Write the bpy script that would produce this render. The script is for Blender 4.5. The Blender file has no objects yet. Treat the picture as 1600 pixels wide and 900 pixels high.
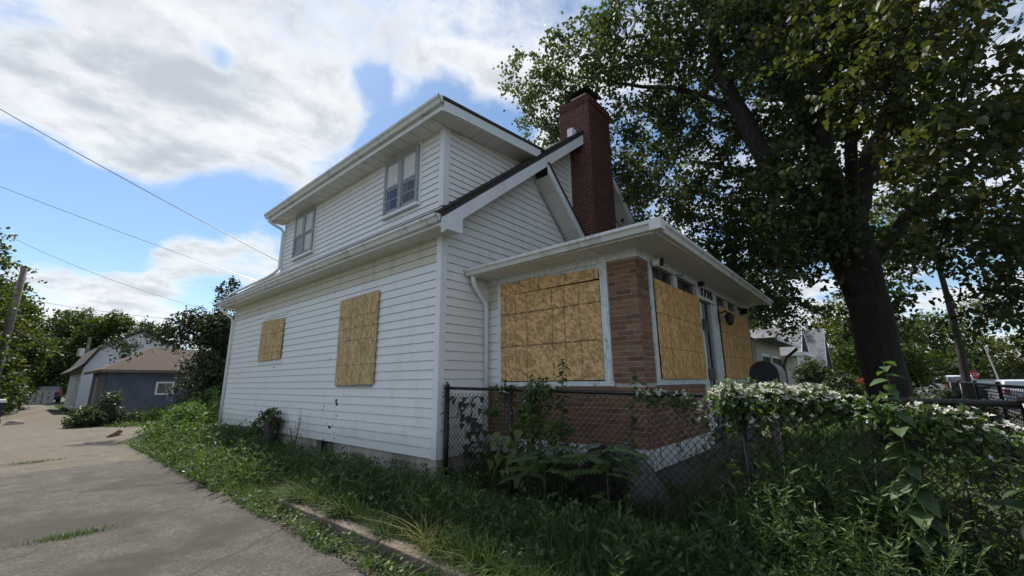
import bpy, math, random
import numpy as np
from mathutils import Matrix, Vector
random.seed(7); rng = np.random.default_rng(11)
R = math.radians
scene = bpy.context.scene
COL = scene.collection

# ------------------------------------------------------------------ camera
cd = bpy.data.cameras.new("camera"); cam = bpy.data.objects.new("camera", cd); COL.objects.link(cam)
cd.sensor_width = 36; cd.lens = 14.711; cd.clip_end = 3000; cd.clip_start = .05
yaw, pitch, roll = R(40.667), R(12.674), R(-0.609)
fw = Vector((math.cos(yaw)*math.cos(pitch), math.sin(yaw)*math.cos(pitch), math.sin(pitch)))
rt = Vector((math.sin(yaw), -math.cos(yaw), 0)); up = rt.cross(fw)
rt, up = rt*math.cos(roll)+up*math.sin(roll), up*math.cos(roll)-rt*math.sin(roll)
mw = Matrix((rt, up, -fw)).transposed().to_4x4(); mw.translation = (-4.088, -4.971, 1.61)
cam.matrix_world = mw; scene.camera = cam

# ------------------------------------------------------------------ light
SUN_AZ, SUN_EL = R(77), R(55)          # azimuth from +X towards +Y
EXPOSURE = 1.02
scene.view_settings.view_transform = 'Standard'; scene.view_settings.look = 'None'
scene.view_settings.exposure = EXPOSURE; scene.view_settings.gamma = 1
ld = bpy.data.lights.new("sun", 'SUN'); ld.energy = 3.2; ld.angle = R(2.5); ld.color = (1, .94, .84)
so = bpy.data.objects.new("sun", ld); COL.objects.link(so)
sd = Vector((math.cos(SUN_AZ)*math.cos(SUN_EL), math.sin(SUN_AZ)*math.cos(SUN_EL), math.sin(SUN_EL)))
so.rotation_euler = sd.to_track_quat('Z', 'Y').to_euler()

# ------------------------------------------------------------------ node helper
class NT:
    def __init__(s, nt): s.nt = nt; s.nt.nodes.clear()
    def n(s, typ, inp=None, **kw):
        nd = s.nt.nodes.new(typ)
        for k, v in kw.items(): setattr(nd, k, v)
        for k, v in (inp or {}).items(): s.set(nd.inputs[k], v)
        return nd
    def set(s, sock, v):
        if isinstance(v, bpy.types.Node): v = v.outputs[0]
        if isinstance(v, bpy.types.NodeSocket): s.nt.links.new(v, sock)
        elif isinstance(v, (tuple, list)) and sock.type == 'RGBA' and len(v) == 3: sock.default_value = (*v, 1)
        else: sock.default_value = v
    def math(s, op, a, b=0.0, c=0.0, clamp=False):
        nd = s.nt.nodes.new('ShaderNodeMath'); nd.operation = op; nd.use_clamp = clamp
        s.set(nd.inputs[0], a); s.set(nd.inputs[1], b); s.set(nd.inputs[2], c); return nd.outputs[0]
    def vmath(s, op, a, b=(0, 0, 0)):
        nd = s.nt.nodes.new('ShaderNodeVectorMath'); nd.operation = op
        s.set(nd.inputs[0], a); s.set(nd.inputs[1], b); return nd.outputs[1] if op in ('DOT_PRODUCT', 'LENGTH') else nd.outputs[0]
    def mix(s, f, a, b, typ='MIX'):
        nd = s.nt.nodes.new('ShaderNodeMix'); nd.data_type = 'RGBA'; nd.blend_type = typ
        s.set(nd.inputs[0], f); s.set(nd.inputs[6], a); s.set(nd.inputs[7], b); return nd.outputs[2]
    def noise(s, vec, scale, detail=4, rough=.55, dist=0.0):
        nd = s.n('ShaderNodeTexNoise', {'Scale': scale, 'Detail': detail, 'Roughness': rough, 'Distortion': dist})
        if vec is not None: s.set(nd.inputs['Vector'], vec)
        return nd.outputs[0]
    def ramp(s, f, pts):
        nd = s.nt.nodes.new('ShaderNodeValToRGB'); s.set(nd.inputs[0], f); e = nd.color_ramp.elements
        while len(e) < len(pts): e.new(.5)
        for i, (p, c) in enumerate(pts): e[i].position = p; e[i].color = (*c, 1) if len(c) == 3 else c
        return nd.outputs[0]
    def step(s, x, a, b):
        nd = s.n('ShaderNodeMapRange', {'Value': x, 'From Min': a, 'From Max': b}, interpolation_type='SMOOTHSTEP'); return nd.outputs[0]

# ------------------------------------------------------------------ sky (world)
w = bpy.data.worlds.new("World"); scene.world = w; w.use_nodes = True
t = NT(w.node_tree)
sky = t.n('ShaderNodeTexSky', sky_type='NISHITA', sun_disc=False, sun_elevation=SUN_EL, sun_rotation=math.pi/2-SUN_AZ, dust_density=.5, ozone_density=1.6)
tc = t.n('ShaderNodeTexCoord'); d = t.vmath('NORMALIZE', tc.outputs['Generated'])
sx = t.n('ShaderNodeSeparateXYZ', {0: d})
den = t.math('ADD', t.math('MAXIMUM', sx.outputs[2], 0), .20)
pv = t.n('ShaderNodeCombineXYZ', {0: t.math('DIVIDE', sx.outputs[0], den), 1: t.math('DIVIDE', sx.outputs[1], den), 2: 3.7})
n1 = t.noise(pv, 1.9, 12, .60, .35)
n2 = t.noise(t.vmath('ADD', pv, (5.2, 1.3, 8)), 6.5, 9, .62, .3)
n3 = t.noise(t.vmath('ADD', pv, (1.2, 7.3, 2)), .9, 4, .5)
dens = t.math('ADD', t.math('ADD', t.math('MULTIPLY', n1, .72), t.math('MULTIPLY', n2, .28)), -.005)
# the photograph's cloud masses (+) and blue gaps (-): direction, angular radius, weight
CL = [((0.143, 0.829, 0.54), 0.24, 0.13), ((0.274, 0.755, 0.596), 0.14, 0.12), ((0.053, 0.894, 0.445), 0.2, 0.09), ((0.246, 0.836, 0.491), 0.14, 0.12), ((-0.035, 0.857, 0.514), 0.25, 0.1), ((0.352, 0.747, 0.564), 0.06, 0.06), ((0.483, 0.545, 0.686), 0.22, 0.12), ((0.586, 0.515, 0.626), 0.06, 0.05), ((0.172, 0.889, 0.424), 0.1, 0.06), ((-0.033, 0.935, 0.353), 0.12, 0.05), ((0.458, 0.72, 0.522), 0.075, -0.2), ((0.521, 0.625, 0.581), 0.08, -0.2), ((0.625, 0.551, 0.553), 0.07, -0.2), ((0.38, 0.702, 0.602), 0.04, -0.12), ((0.459, 0.764, 0.454), 0.06, -0.14), ((0.134, 0.81, 0.571), 0.03, -0.12), ((0.163, 0.807, 0.568), 0.025, -0.1), ((0.207, 0.862, 0.463), 0.025, -0.1), ((-0.022, 0.957, 0.288), 0.1, -0.22), ((0.082, 0.953, 0.293), 0.07, -0.2), ((0.189, 0.918, 0.349), 0.07, -0.2), ((0.018, 0.966, 0.26), 0.08, -0.16), ((0.252, 0.887, 0.388), 0.06, -0.16), ((-0.076, 0.863, 0.499), 0.06, -0.06), ((0.262, 0.92, 0.291), 0.06, 0.14), ((0.183, 0.956, 0.228), 0.07, 0.12), ((0.132, 0.958, 0.254), 0.03, 0.08), ((0.048, 0.984, 0.171), 0.09, 0.12), ((-0.021, 0.979, 0.204), 0.05, 0.08), ((0.137, 0.984, 0.116), 0.05, 0.1), ((0.221, 0.96, 0.172), 0.05, -0.1), ((0.078, 0.971, 0.225), 0.05, -0.1)]
for c, rad, wt in CL:
    v = Vector(c).normalized()
    ang = t.vmath('LENGTH', t.vmath('SUBTRACT', d, tuple(v)))
    g = t.math('SUBTRACT', 1, t.step(ang, rad*.35, rad*1.5))
    dens = t.math('ADD', dens, t.math('MULTIPLY', g, wt*(1.3 if wt < 0 else .62)))
lowhaze = t.math('SUBTRACT', 1, t.step(sx.outputs[2], .02, .30))
dens = t.math('ADD', dens, t.math('MULTIPLY', lowhaze, .05))
cov = t.step(dens, .43, .61)
n1b = t.noise(t.vmath('ADD', pv, (.05, .12, 0)), 1.9, 12, .60, .35)
n2b = t.noise(t.vmath('ADD', pv, (5.22, 1.345, 8)), 6.5, 9, .62, .3)
relief = t.math('ADD', t.math('MULTIPLY', t.math('SUBTRACT', n1, n1b), 1.0), t.math('MULTIPLY', t.math('SUBTRACT', n2, n2b), .55))
thick = t.step(t.math('ADD', t.math('ADD', dens, t.math('MULTIPLY', t.math('SUBTRACT', n3, .5), .5)), relief), .42, .98)
ccol = t.mix(thick, (.485, .495, .505), (.285, .305, .335))
skyc = t.mix(1, t.mix(1, sky.outputs[0], (.067, .067, .067), 'MULTIPLY'), (.83, .98, 1.06), 'MULTIPLY')
skyc = t.mix(t.math('MULTIPLY', t.math('POWER', lowhaze, 2), .5), skyc, (.46, .53, .62))
col = t.mix(t.math('MULTIPLY', cov, .95), skyc, ccol)
bg = t.n('ShaderNodeBackground', {'Color': col, 'Strength': 1.0})
t.n('ShaderNodeOutputWorld', {'Surface': bg})

# ------------------------------------------------------------------ materials
MATS = {}
def newmat(name):
    m = bpy.data.materials.new(name); m.use_nodes = True; MATS[name] = m; return m, NT(m.node_tree)
def finish(t, col, rough=.6, bump=None, bstr=.3, bdist=.01, metal=0, spec=.5):
    p = t.n('ShaderNodeBsdfPrincipled', {'Base Color': col, 'Roughness': rough, 'Metallic': metal, 'Specular IOR Level': spec})
    if bump is not None:
        b = t.n('ShaderNodeBump', {'Height': bump, 'Strength': bstr, 'Distance': bdist}); t.set(p.inputs['Normal'], b)
    t.n('ShaderNodeOutputMaterial', {'Surface': p}); return p
def plain(name, c, rough=.6, var=.15, scale=6, metal=0, bump=.0, spec=.5):
    m, t = newmat(name); g = t.n('ShaderNodeNewGeometry').outputs['Position']
    n = t.noise(g, scale, 6, .65)
    dk = tuple(x*(1-var) for x in c); lt = tuple(min(1, x*(1+var)) for x in c)
    col = t.ramp(n, [(.3, dk), (.7, lt)])
    finish(t, col, rough, n if bump else None, bump, .01, metal, spec); return m
def POS(t): return t.n('ShaderNodeNewGeometry').outputs['Position']

def siding(name, base, dirt, amt):
    m, t = newmat(name); g = POS(t); oi = t.n('ShaderNodeObjectInfo').outputs['Random']
    st = t.noise(t.vmath('MULTIPLY', g, (2.2, 2.2, .5)), 1.5, 6, .7)
    blot = t.noise(g, 9, 5, .7)
    c = t.mix(t.math('MULTIPLY', t.step(st, .48, .72), amt), base, dirt)
    c = t.mix(t.math('MULTIPLY', t.step(blot, .56, .75), amt*.6), c, tuple(x*.75 for x in dirt))
    zz = t.n('ShaderNodeSeparateXYZ', {0: g}).outputs[2]; spl = t.math('MULTIPLY', t.math('SUBTRACT', 1, t.step(t.math('ADD', zz, t.math('MULTIPLY', st, .7)), .95, 1.35)), .38)
    c = t.mix(spl, c, (.30, .29, .22))
    c = t.mix(t.math('MULTIPLY', oi, .10), c, tuple(x*.86 for x in base))
    gr = t.noise(t.vmath('MULTIPLY', g, (6, 6, 90)), 3, 3)
    finish(t, c, .45, gr, .06, .004)
siding('vinyl siding', (.82, .82, .815), (.52, .51, .45), .24)
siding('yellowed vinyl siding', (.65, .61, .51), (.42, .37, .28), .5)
siding('white aluminium trim', (.80, .82, .84), (.45, .44, .40), .28)
siding('dirty gutter', (.70, .70, .68), (.25, .25, .21), .75)
siding('soffit vinyl', (.72, .71, .67), (.45, .42, .36), .35)
# flaking white paint
m, t = newmat('flaking white paint'); g = POS(t)
n = t.noise(g, 26, 7, .7); nn = t.noise(t.vmath('MULTIPLY', g, (8, 8, 1.5)), 4, 5, .7)
f = t.math('MULTIPLY', t.step(n, .56, .60), t.step(nn, .45, .6))
finish(t, t.mix(f, t.mix(t.step(nn, .4, .7), (.72, .74, .75), (.52, .53, .52)), (.16, .13, .10)), .6, f, .4, .004)
# concrete foundation
m, t = newmat('foundation concrete'); g = POS(t)
n = t.noise(g, 7, 8, .7); n2 = t.noise(g, 1.6, 5, .6)
finish(t, t.mix(t.step(n2, .42, .66), t.ramp(n, [(.3, (.36, .32, .265)), (.7, (.54, .495, .42))]), (.26, .23, .19)), .9, n, .5, .02)
plain('rough concrete', (.12, .113, .10), .95, .4, 14, bump=.6)
def brick(name, cols, isl):
    m, t = newmat(name); g = POS(t)
    r = t.n('ShaderNodeNewGeometry').outputs['Random Per Island'] if isl else t.n('ShaderNodeObjectInfo').outputs['Random']
    n = t.noise(g, 45, 6, .7)
    c = t.ramp(r, [(i/(len(cols)-1), x) for i, x in enumerate(cols)])
    c = t.mix(t.math('MULTIPLY', t.step(n, .45, .75), .45), c, tuple(x*.5 for x in cols[0]))
    finish(t, c, .85, n, .35, .004)
PB = [(.125, .064, .038), (.20, .102, .058), (.25, .132, .076), (.215, .108, .062), (.28, .156, .092), (.145, .07, .042)]
brick('porch brick', PB, False); brick('porch brick joined', PB, True)
brick('chimney brick', [(.075, .027, .023), (.115, .039, .032), (.14, .047, .038), (.09, .031, .026), (.125, .043, .035)], True)
plain('pale mortar', (.44, .40, .34), .95, .25, 30)
plain('red mortar', (.36, .27, .24), .95, .5, 9)
def osb(name, vlines, hlines, base, grain):
    m, t = newmat(name); uv = t.n('ShaderNodeTexCoord').outputs['UV']
    m1 = t.noise(uv, 24, 5, .7); col = t.ramp(m1, [(.3, tuple(x*.72 for x in base)), (.55, base), (.75, tuple(min(1, x*1.12) for x in base))])
    for k, (ang, sc) in enumerate(grain):
        m0 = t.n('ShaderNodeMapping', {'Vector': uv, 'Rotation': (0, 0, ang), 'Location': (k*3.1, k*1.7, 0)})
        mp = t.n('ShaderNodeMapping', {'Vector': m0, 'Scale': (sc*4.2, sc*1.35, 1)})
        vs = t.n('ShaderNodeSeparateColor', {0: t.n('ShaderNodeTexVoronoi', {'Vector': mp, 'Scale': 1.0, 'Randomness': 1.0}).outputs['Color']}).outputs[0]
        col = t.mix(t.math('MULTIPLY', t.step(vs, .80, .90), .75), col, tuple(min(1, x*1.55) for x in base))
        col = t.mix(t.math('MULTIPLY', t.math('SUBTRACT', 1, t.step(vs, .03, .10)), .5), col, tuple(x*.55 for x in base))
    sp_ = t.noise(uv, 55, 3, .6); col = t.mix(t.math('MULTIPLY', t.step(sp_, .60, .70), .55), col, tuple(x*.3 for x in base)); big = t.noise(uv, 2.2, 3); col = t.mix(t.math('MULTIPLY', t.step(big, .4, .7), .3), col, tuple(x*.7 for x in base))
    s = t.n('ShaderNodeSeparateXYZ', {0: uv}); line = None
    wob = t.math('MULTIPLY', t.math('SUBTRACT', t.noise(uv, 3, 2), .5), .012)
    for ax, L in ((0, vlines), (1, hlines)):
        for l in L:
            a = t.math('LESS_THAN', t.math('ABSOLUTE', t.math('ADD', t.math('SUBTRACT', s.outputs[ax], l), wob)), .005)
            line = a if line is None else t.math('MAXIMUM', line, a)
    if line is not None:
        line = t.math('MULTIPLY', line, t.step(t.noise(uv, 9, 3), .3, .5)); col = t.mix(t.math('MULTIPLY', line, .8), col, (.03, .025, .02))
    finish(t, col, .95, t.noise(uv, 60, 4), .06, .002, spec=.1)
plain('shingle', (.045, .042, .042), .95, .5, 25, bump=.6)
plain('brown shingle', (.062, .038, .028), .95, .35, 8, bump=.3)
plain('grey shingle', (.17, .17, .18), .95, .3, 4, bump=.3)
plain('pale roof', (.42, .43, .45), .8, .15, 3)
plain('black vinyl coat', (.006, .006, .007), .45, .3, 20)
plain('black metal', (.012, .012, .013), .4, .3, 10)
plain('dark void', (.008, .008, .009), .8, .3, 8)
plain('sash paint', (.30, .31, .33), .6, .35, 14)
plain('curtain', (.62, .62, .60), .9, .12, 5)
plain('cream flue', (.55, .47, .36), .9, .2, 10)
plain('timber', (.15, .115, .095), .9, .45, 9, bump=.5)
plain('pole wood', (.17, .145, .125), .95, .35, 5, bump=.4)
plain('grey blue paint', (.095, .115, .155), .85, .22, 1.6)
plain('grey door paint', (.15, .15, .155), .8, .2, 2)
plain('white house paint', (.70, .72, .74), .7, .08, 2)
plain('tan house paint', (.42, .40, .34), .7, .1, 2)
plain('slate house paint', (.13, .15, .17), .7, .1, 2)
plain('sand fence', (.34, .33, .30), .9, .2, 3)
plain('bin plastic', (.03, .032, .036), .5, .2, 3)
plain('bin lid', (.20, .21, .22), .5, .2, 3)
plain('white car paint', (.78, .79, .82), .2, .03, 2); plain('silver car paint', (.55, .57, .62), .2, .03, 2); plain('black car paint', (.015, .015, .017), .15, .1, 2)
plain('tyre', (.015, .015, .015), .9, .2, 8); plain('tail red', (.45, .02, .015), .3, .1, 2); plain('sign red', (.45, .03, .035), .4, .05, 2)
plain('galvanised', (.45, .46, .44), .5, .15, 8)
plain('dead leaf', (.24, .13, .06), .9, .5, 6)
plain('litter white', (.75, .78, .82), .5, .05, 5)
m, t = newmat('glass'); g = POS(t); finish(t, t.mix(t.step(t.noise(t.vmath('MULTIPLY', g, (7, 7, 1.2)), 2.0, 4), .48, .7), (.012, .013, .015), (.14, .145, .15)), .12, spec=.5)
m, t = newmat('car glass'); finish(t, (.10, .115, .13), .08, spec=.8)
def bark(name, c):
    m, t = newmat(name); g = POS(t)
    n = t.noise(t.vmath('MULTIPLY', g, (9, 9, 1.6)), 2.2, 8, .7, .6)
    finish(t, t.ramp(n, [(.35, tuple(x*.35 for x in c)), (.6, c), (.8, tuple(x*1.5 for x in c))]), .95, n, .9, .06)
bark('bark', (.050, .040, .032)); bark('pale bark', (.10, .085, .07))
def foliage(name, cols, trans=.35, rough=.55, tint=(1.5, 1.6, .6)):
    m, t = newmat(name); r = t.n('ShaderNodeNewGeometry').outputs['Random Per Island']; g = POS(t)
    big = t.noise(g, .55, 3)
    k = t.math('ADD', t.math('MULTIPLY', r, .8), t.math('MULTIPLY', t.math('SUBTRACT', big, .4), .8), clamp=True)
    c = t.ramp(k, cols)
    p = t.n('ShaderNodeBsdfPrincipled', {'Base Color': c, 'Roughness': rough, 'Specular IOR Level': .35})
    tr = t.n('ShaderNodeBsdfTranslucent', {'Color': t.mix(1, c, tint, 'MULTIPLY')})
    t.n('ShaderNodeOutputMaterial', {'Surface': t.n('ShaderNodeMixShader', {0: trans, 1: p, 2: tr})}); return m
foliage('linden leaves', [(0, (.036, .054, .029)), (.5, (.064, .086, .042)), (.85, (.10, .122, .054)), (.965, (.13, .135, .05)), (.985, (.38, .27, .03)), (1, (.42, .30, .04))], .38)
foliage('yellowing leaves', [(0, (.028, .042, .017)), (.45, (.048, .062, .022)), (.8, (.078, .082, .026)), (.95, (.12, .10, .028)), (.96, (.40, .29, .03)), (1, (.45, .31, .04))], .4)
foliage('grey green leaves', [(0, (.03, .045, .025)), (.6, (.055, .075, .04)), (1, (.11, .125, .07))], .3)
foliage('sunny leaves', [(0, (.02, .038, .010)), (.5, (.042, .07, .016)), (1, (.08, .105, .024))], .4)
foliage('yellow green leaves', [(0, (.035, .048, .012)), (.5, (.07, .085, .02)), (1, (.12, .125, .03))], .4)
foliage('dark leaves', [(0, (.018, .03, .015)), (.6, (.036, .054, .025)), (.9, (.06, .078, .035)), (1, (.11, .035, .035))], .2)
foliage('grass', [(0, (.035, .065, .018)), (.5, (.065, .115, .03)), (.85, (.11, .16, .045)), (.97, (.18, .19, .07)), (1, (.26, .20, .09))], .3)
foliage('pale grass', [(0, (.10, .15, .04)), (.6, (.17, .22, .07)), (1, (.28, .28, .12))], .35)
foliage('dry grass', [(0, (.12, .13, .04)), (.5, (.25, .20, .09)), (1, (.38, .30, .16))], .3)
foliage('weed leaves', [(0, (.038, .068, .024)), (.5, (.07, .118, .04)), (.9, (.115, .16, .055)), (1, (.12, .13, .04))], .3)
foliage('bright weed leaves', [(0, (.04, .08, .02)), (.5, (.07, .13, .03)), (1, (.12, .18, .05))], .4)
foliage('white petals', [(0, (.60, .58, .46)), (1, (.82, .82, .76))], .3, tint=(1, 1, 1))
foliage('ground litter', [(0, (.07, .035, .02)), (.6, (.15, .08, .045)), (1, (.30, .18, .09))], .15)
foliage('dead vines', [(0, (.02, .014, .01)), (1, (.06, .045, .035))], .05)
def oleaf(name, a, b):
    m, t = newmat(name); r = t.n('ShaderNodeObjectInfo').outputs['Random']; uv = t.n('ShaderNodeTexCoord').outputs['Generated']
    c = t.mix(r, a, b); n = t.noise(uv, 5, 4)
    c = t.mix(t.math('MULTIPLY', n, .4), c, tuple(x*.5 for x in a))
    p = t.n('ShaderNodeBsdfPrincipled', {'Base Color': c, 'Roughness': .5, 'Specular IOR Level': .4})
    tr = t.n('ShaderNodeBsdfTranslucent', {'Color': t.mix(1, c, (1.4, 1.6, .6), 'MULTIPLY')})
    t.n('ShaderNodeOutputMaterial', {'Surface': t.n('ShaderNodeMixShader', {0: .3, 1: p, 2: tr})})
oleaf('broad leaf', (.06, .11, .045), (.10, .16, .06)); oleaf('vine leaf', (.085, .12, .03), (.14, .17, .045)); oleaf('dark broad leaf', (.045, .08, .04), (.075, .115, .055))
oleaf('shade leaf', (.035, .06, .035), (.05, .08, .045))
# grounds
m, t = newmat('soil'); g = POS(t); n = t.noise(g, 2.5, 8, .65); n2 = t.noise(g, .15, 4)
finish(t, t.mix(t.step(n2, .42, .6), t.ramp(n, [(.3, (.040, .036, .02)), (.7, (.10, .088, .05))]), (.06, .08, .03)), .95, n, .6, .05)
m, t = newmat('alley surface'); g = POS(t); s = t.n('ShaderNodeSeparateXYZ', {0: g})
n = t.noise(g, 3.2, 9, .7); n2 = t.noise(g, .7, 6, .6); fine = t.noise(g, 34, 8, .8)
y = t.math('ADD', s.outputs[1], t.math('MULTIPLY', t.math('SUBTRACT', n2, .5), 3.0))
dirt = t.step(y, 7.4, 8.0)
conc = t.ramp(t.math('ADD', t.math('MULTIPLY', n, .3), t.math('MULTIPLY', fine, .7)), [(.40, (.034, .031, .026)), (.5, (.064, .058, .049)), (.60, (.13, .118, .10))])
conc = t.mix(t.step(n2, .47, .60), conc, (.038, .034, .028))
dc = t.ramp(t.math('ADD', t.math('MULTIPLY', n, .6), t.math('MULTIPLY', fine, .4)), [(.35, (.065, .054, .040)), (.52, (.115, .097, .074)), (.66, (.175, .152, .122))])
dc = t.mix(t.step(n2, .52, .68), dc, (.08, .067, .052))
cr = t.n('ShaderNodeTexVoronoi', {'Vector': t.vmath('ADD', t.vmath('MULTIPLY', g, (.32, .42, 1)), t.vmath('MULTIPLY', t.n('ShaderNodeTexNoise', {'Vector': g, 'Scale': 2.5, 'Detail': 5}).outputs['Color'], (.16, .16, 0))), 'Scale': 1.0}, feature='DISTANCE_TO_EDGE').outputs['Distance']
crack = t.math('MULTIPLY', t.math('SUBTRACT', 1, t.step(cr, .004, .014)), t.math('SUBTRACT', 1, dirt))
crack = t.math('MULTIPLY', crack, t.step(t.noise(g, .9, 3), .36, .50))
spk = t.noise(g, 90, 4, .8); conc = t.mix(t.math('MULTIPLY', t.step(spk, .60, .68), .6), conc, (.24, .22, .19)); conc = t.mix(t.math('MULTIPLY', t.math('SUBTRACT', 1, t.step(spk, .34, .41)), .6), conc, (.025, .022, .018))
c = t.mix(t.math('MULTIPLY', crack, .88), t.mix(dirt, conc, dc), (.05, .045, .04))
finish(t, c, .95, t.math('SUBTRACT', t.math('ADD', fine, t.math('MULTIPLY', n, .8)), t.math('MULTIPLY', crack, 1.0)), .55, .02)
plain('gravel stone', (.09, .082, .072), .95, .5, 40); plain('asphalt', (.055, .055, .058), .9, .25, 8); plain('walk concrete', (.17, .16, .145), .9, .2, 5)

# ------------------------------------------------------------------ mesh helpers
def link(o, parent=None):
    COL.objects.link(o)
    if parent is not None:
        o.parent = parent; o.matrix_parent_inverse = WM(parent).inverted()
    return o
def WM(o):
    m = Matrix.LocRotScale(o.location, o.rotation_euler, o.scale)
    return WM(o.parent) @ o.matrix_parent_inverse @ m if o.parent else m
def arr_mesh(name, V, F, mat=None, uv=None):
    """F: list of arrays, each (n,k)"""
    me = bpy.data.meshes.new(name); V = np.asarray(V, np.float32)
    F = [np.asarray(f, np.int32) for f in F if len(f)]
    me.vertices.add(len(V)); me.vertices.foreach_set('co', V.ravel())
    nl = sum(f.size for f in F); me.loops.add(nl); me.loops.foreach_set('vertex_index', np.concatenate([f.ravel() for f in F]))
    cnt = np.concatenate([np.full(len(f), f.shape[1], np.int32) for f in F]); st = np.concatenate([[0], np.cumsum(cnt)[:-1]]).astype(np.int32)
    me.polygons.add(len(cnt)); me.polygons.foreach_set('loop_start', st); me.polygons.foreach_set('loop_total', cnt)
    me.update(calc_edges=True)
    if mat: me.materials.append(MATS[mat])
    return me
class MB:
    def __init__(s): s.v = []; s.f = []; s.uv = []
    def poly(s, pts):
        b = len(s.v); s.v += [tuple(p) for p in pts]; s.f.append(tuple(range(b, b+len(pts)))); return s
    def hexa(s, p):   # 8 corners: bottom 0-3 ccw, top 4-7
        b = len(s.v); s.v += [tuple(x) for x in p]
        s.f += [tuple(b+i for i in q) for q in ((3, 2, 1, 0), (4, 5, 6, 7), (0, 1, 5, 4), (1, 2, 6, 5), (2, 3, 7, 6), (3, 0, 4, 7))]; return s
    def box(s, x0, x1, y0, y1, z0, z1):
        return s.hexa([(x0, y0, z0), (x1, y0, z0), (x1, y1, z0), (x0, y1, z0), (x0, y0, z1), (x1, y0, z1), (x1, y1, z1), (x0, y1, z1)])
    def prism(s, pts, off):   # polygon extruded along off
        n = len(pts); b = len(s.v); off = Vector(off); pts = [Vector(p) for p in pts]
        s.v += [tuple(p) for p in pts]+[tuple(p+off) for p in pts]
        s.f.append(tuple(b+i for i in range(n))[::-1]); s.f.append(tuple(b+n+i for i in range(n)))
        for i in range(n): j = (i+1) % n; s.f.append((b+i, b+j, b+n+j, b+n+i))
        return s
    def tube(s, pts, rad, n=8, cap=True):
        pts = [Vector(p) for p in pts]
        if not hasattr(rad, '__len__'): rad = [rad]*len(pts)
        b = len(s.v); prev = None
        for i, p in enumerate(pts):
            a = pts[max(i-1, 0)]; c = pts[min(i+1, len(pts)-1)]; d = (c-a).normalized()
            if prev is None: u = d.orthogonal().normalized()
            else: u = (prev-d*prev.dot(d)).normalized()
            prev = u; v = d.cross(u)
            for k in range(n):
                an = 2*math.pi*k/n; s.v.append(tuple(p+(u*math.cos(an)+v*math.sin(an))*rad[i]))
        for i in range(len(pts)-1):
            for k in range(n):
                k2 = (k+1) % n; s.f.append((b+i*n+k, b+i*n+k2, b+(i+1)*n+k2, b+(i+1)*n+k))
        if cap:
            s.f.append(tuple(b+k for k in range(n))[::-1]); s.f.append(tuple(b+(len(pts)-1)*n+k for k in range(n)))
        return s
    def build(s, name, mat, parent=None, kind=None, smooth=False, label=None):
        me = bpy.data.meshes.new(name); me.from_pydata(s.v, [], s.f); me.materials.append(MATS[mat])
        if smooth: me.polygons.foreach_set('use_smooth', [True]*len(me.polygons))
        o = link(bpy.data.objects.new(name, me), parent)
        if kind: o['kind'] = kind
        if label: o['label'] = label
        return o
def tag(o, label, cat, group=None, kind=None):
    if label: o['label'] = label
    if cat: o['category'] = cat
    if group: o['group'] = group
    if kind: o['kind'] = kind
    return o
def thing(name, label, cat, loc=(0, 0, 0), group=None):
    o = bpy.data.objects.new(name, None); o.location = loc; COL.objects.link(o); return tag(o, label, cat, group)
def mobj(name, me, parent=None, kind=None):
    o = link(bpy.data.objects.new(name, me), parent)
    if kind: o['kind'] = kind
    return o
def copy_tree(o, parent=None):
    c = o.copy(); COL.objects.link(c)
    if parent: c.parent = parent
    for ch in list(o.children): copy_tree(ch, c)
    return c

def unit(a): return a/np.maximum(np.linalg.norm(a, axis=-1, keepdims=True), 1e-9)
def leaves(P, L, W, down=.35, flat=.5, T=None, fold=.25, rnd=False):
    """2-triangle folded leaves. P (n,3); returns V,F"""
    n = len(P); P = np.asarray(P)
    if T is None:
        T = rng.normal(size=(n, 3)); T[:, 2] -= down; 
    T = unit(T); N = rng.normal(size=(n, 3)); N[:, 2] += flat*3; S = unit(np.cross(T, N)); N = np.cross(S, T)
    L = (L*rng.uniform(.65, 1.3, n))[:, None]; Wd = L*W*.5
    if rnd:
        V = np.stack([P, P+T*L*.22+S*Wd*.85+N*Wd*fold, P+T*L*.6+S*Wd*.8+N*Wd*fold*.6-N*L*.05, P+T*L-N*L*.16, P+T*L*.6-S*Wd*.8+N*Wd*fold*.6-N*L*.05, P+T*L*.22-S*Wd*.85+N*Wd*fold], 1).reshape(-1, 3)
        b = np.arange(n)[:, None]*6; return V, np.concatenate([b+[0, 1, 2], b+[0, 2, 3], b+[0, 3, 4], b+[0, 4, 5]], 0)
    V = np.stack([P, P+T*L*.42+S*Wd+N*Wd*fold, P+T*L, P+T*L*.42-S*Wd+N*Wd*fold], 1).reshape(-1, 3)
    b = np.arange(n)[:, None]*4
    return V, np.concatenate([b+[0, 1, 2], b+[0, 2, 3]], 0)
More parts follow.
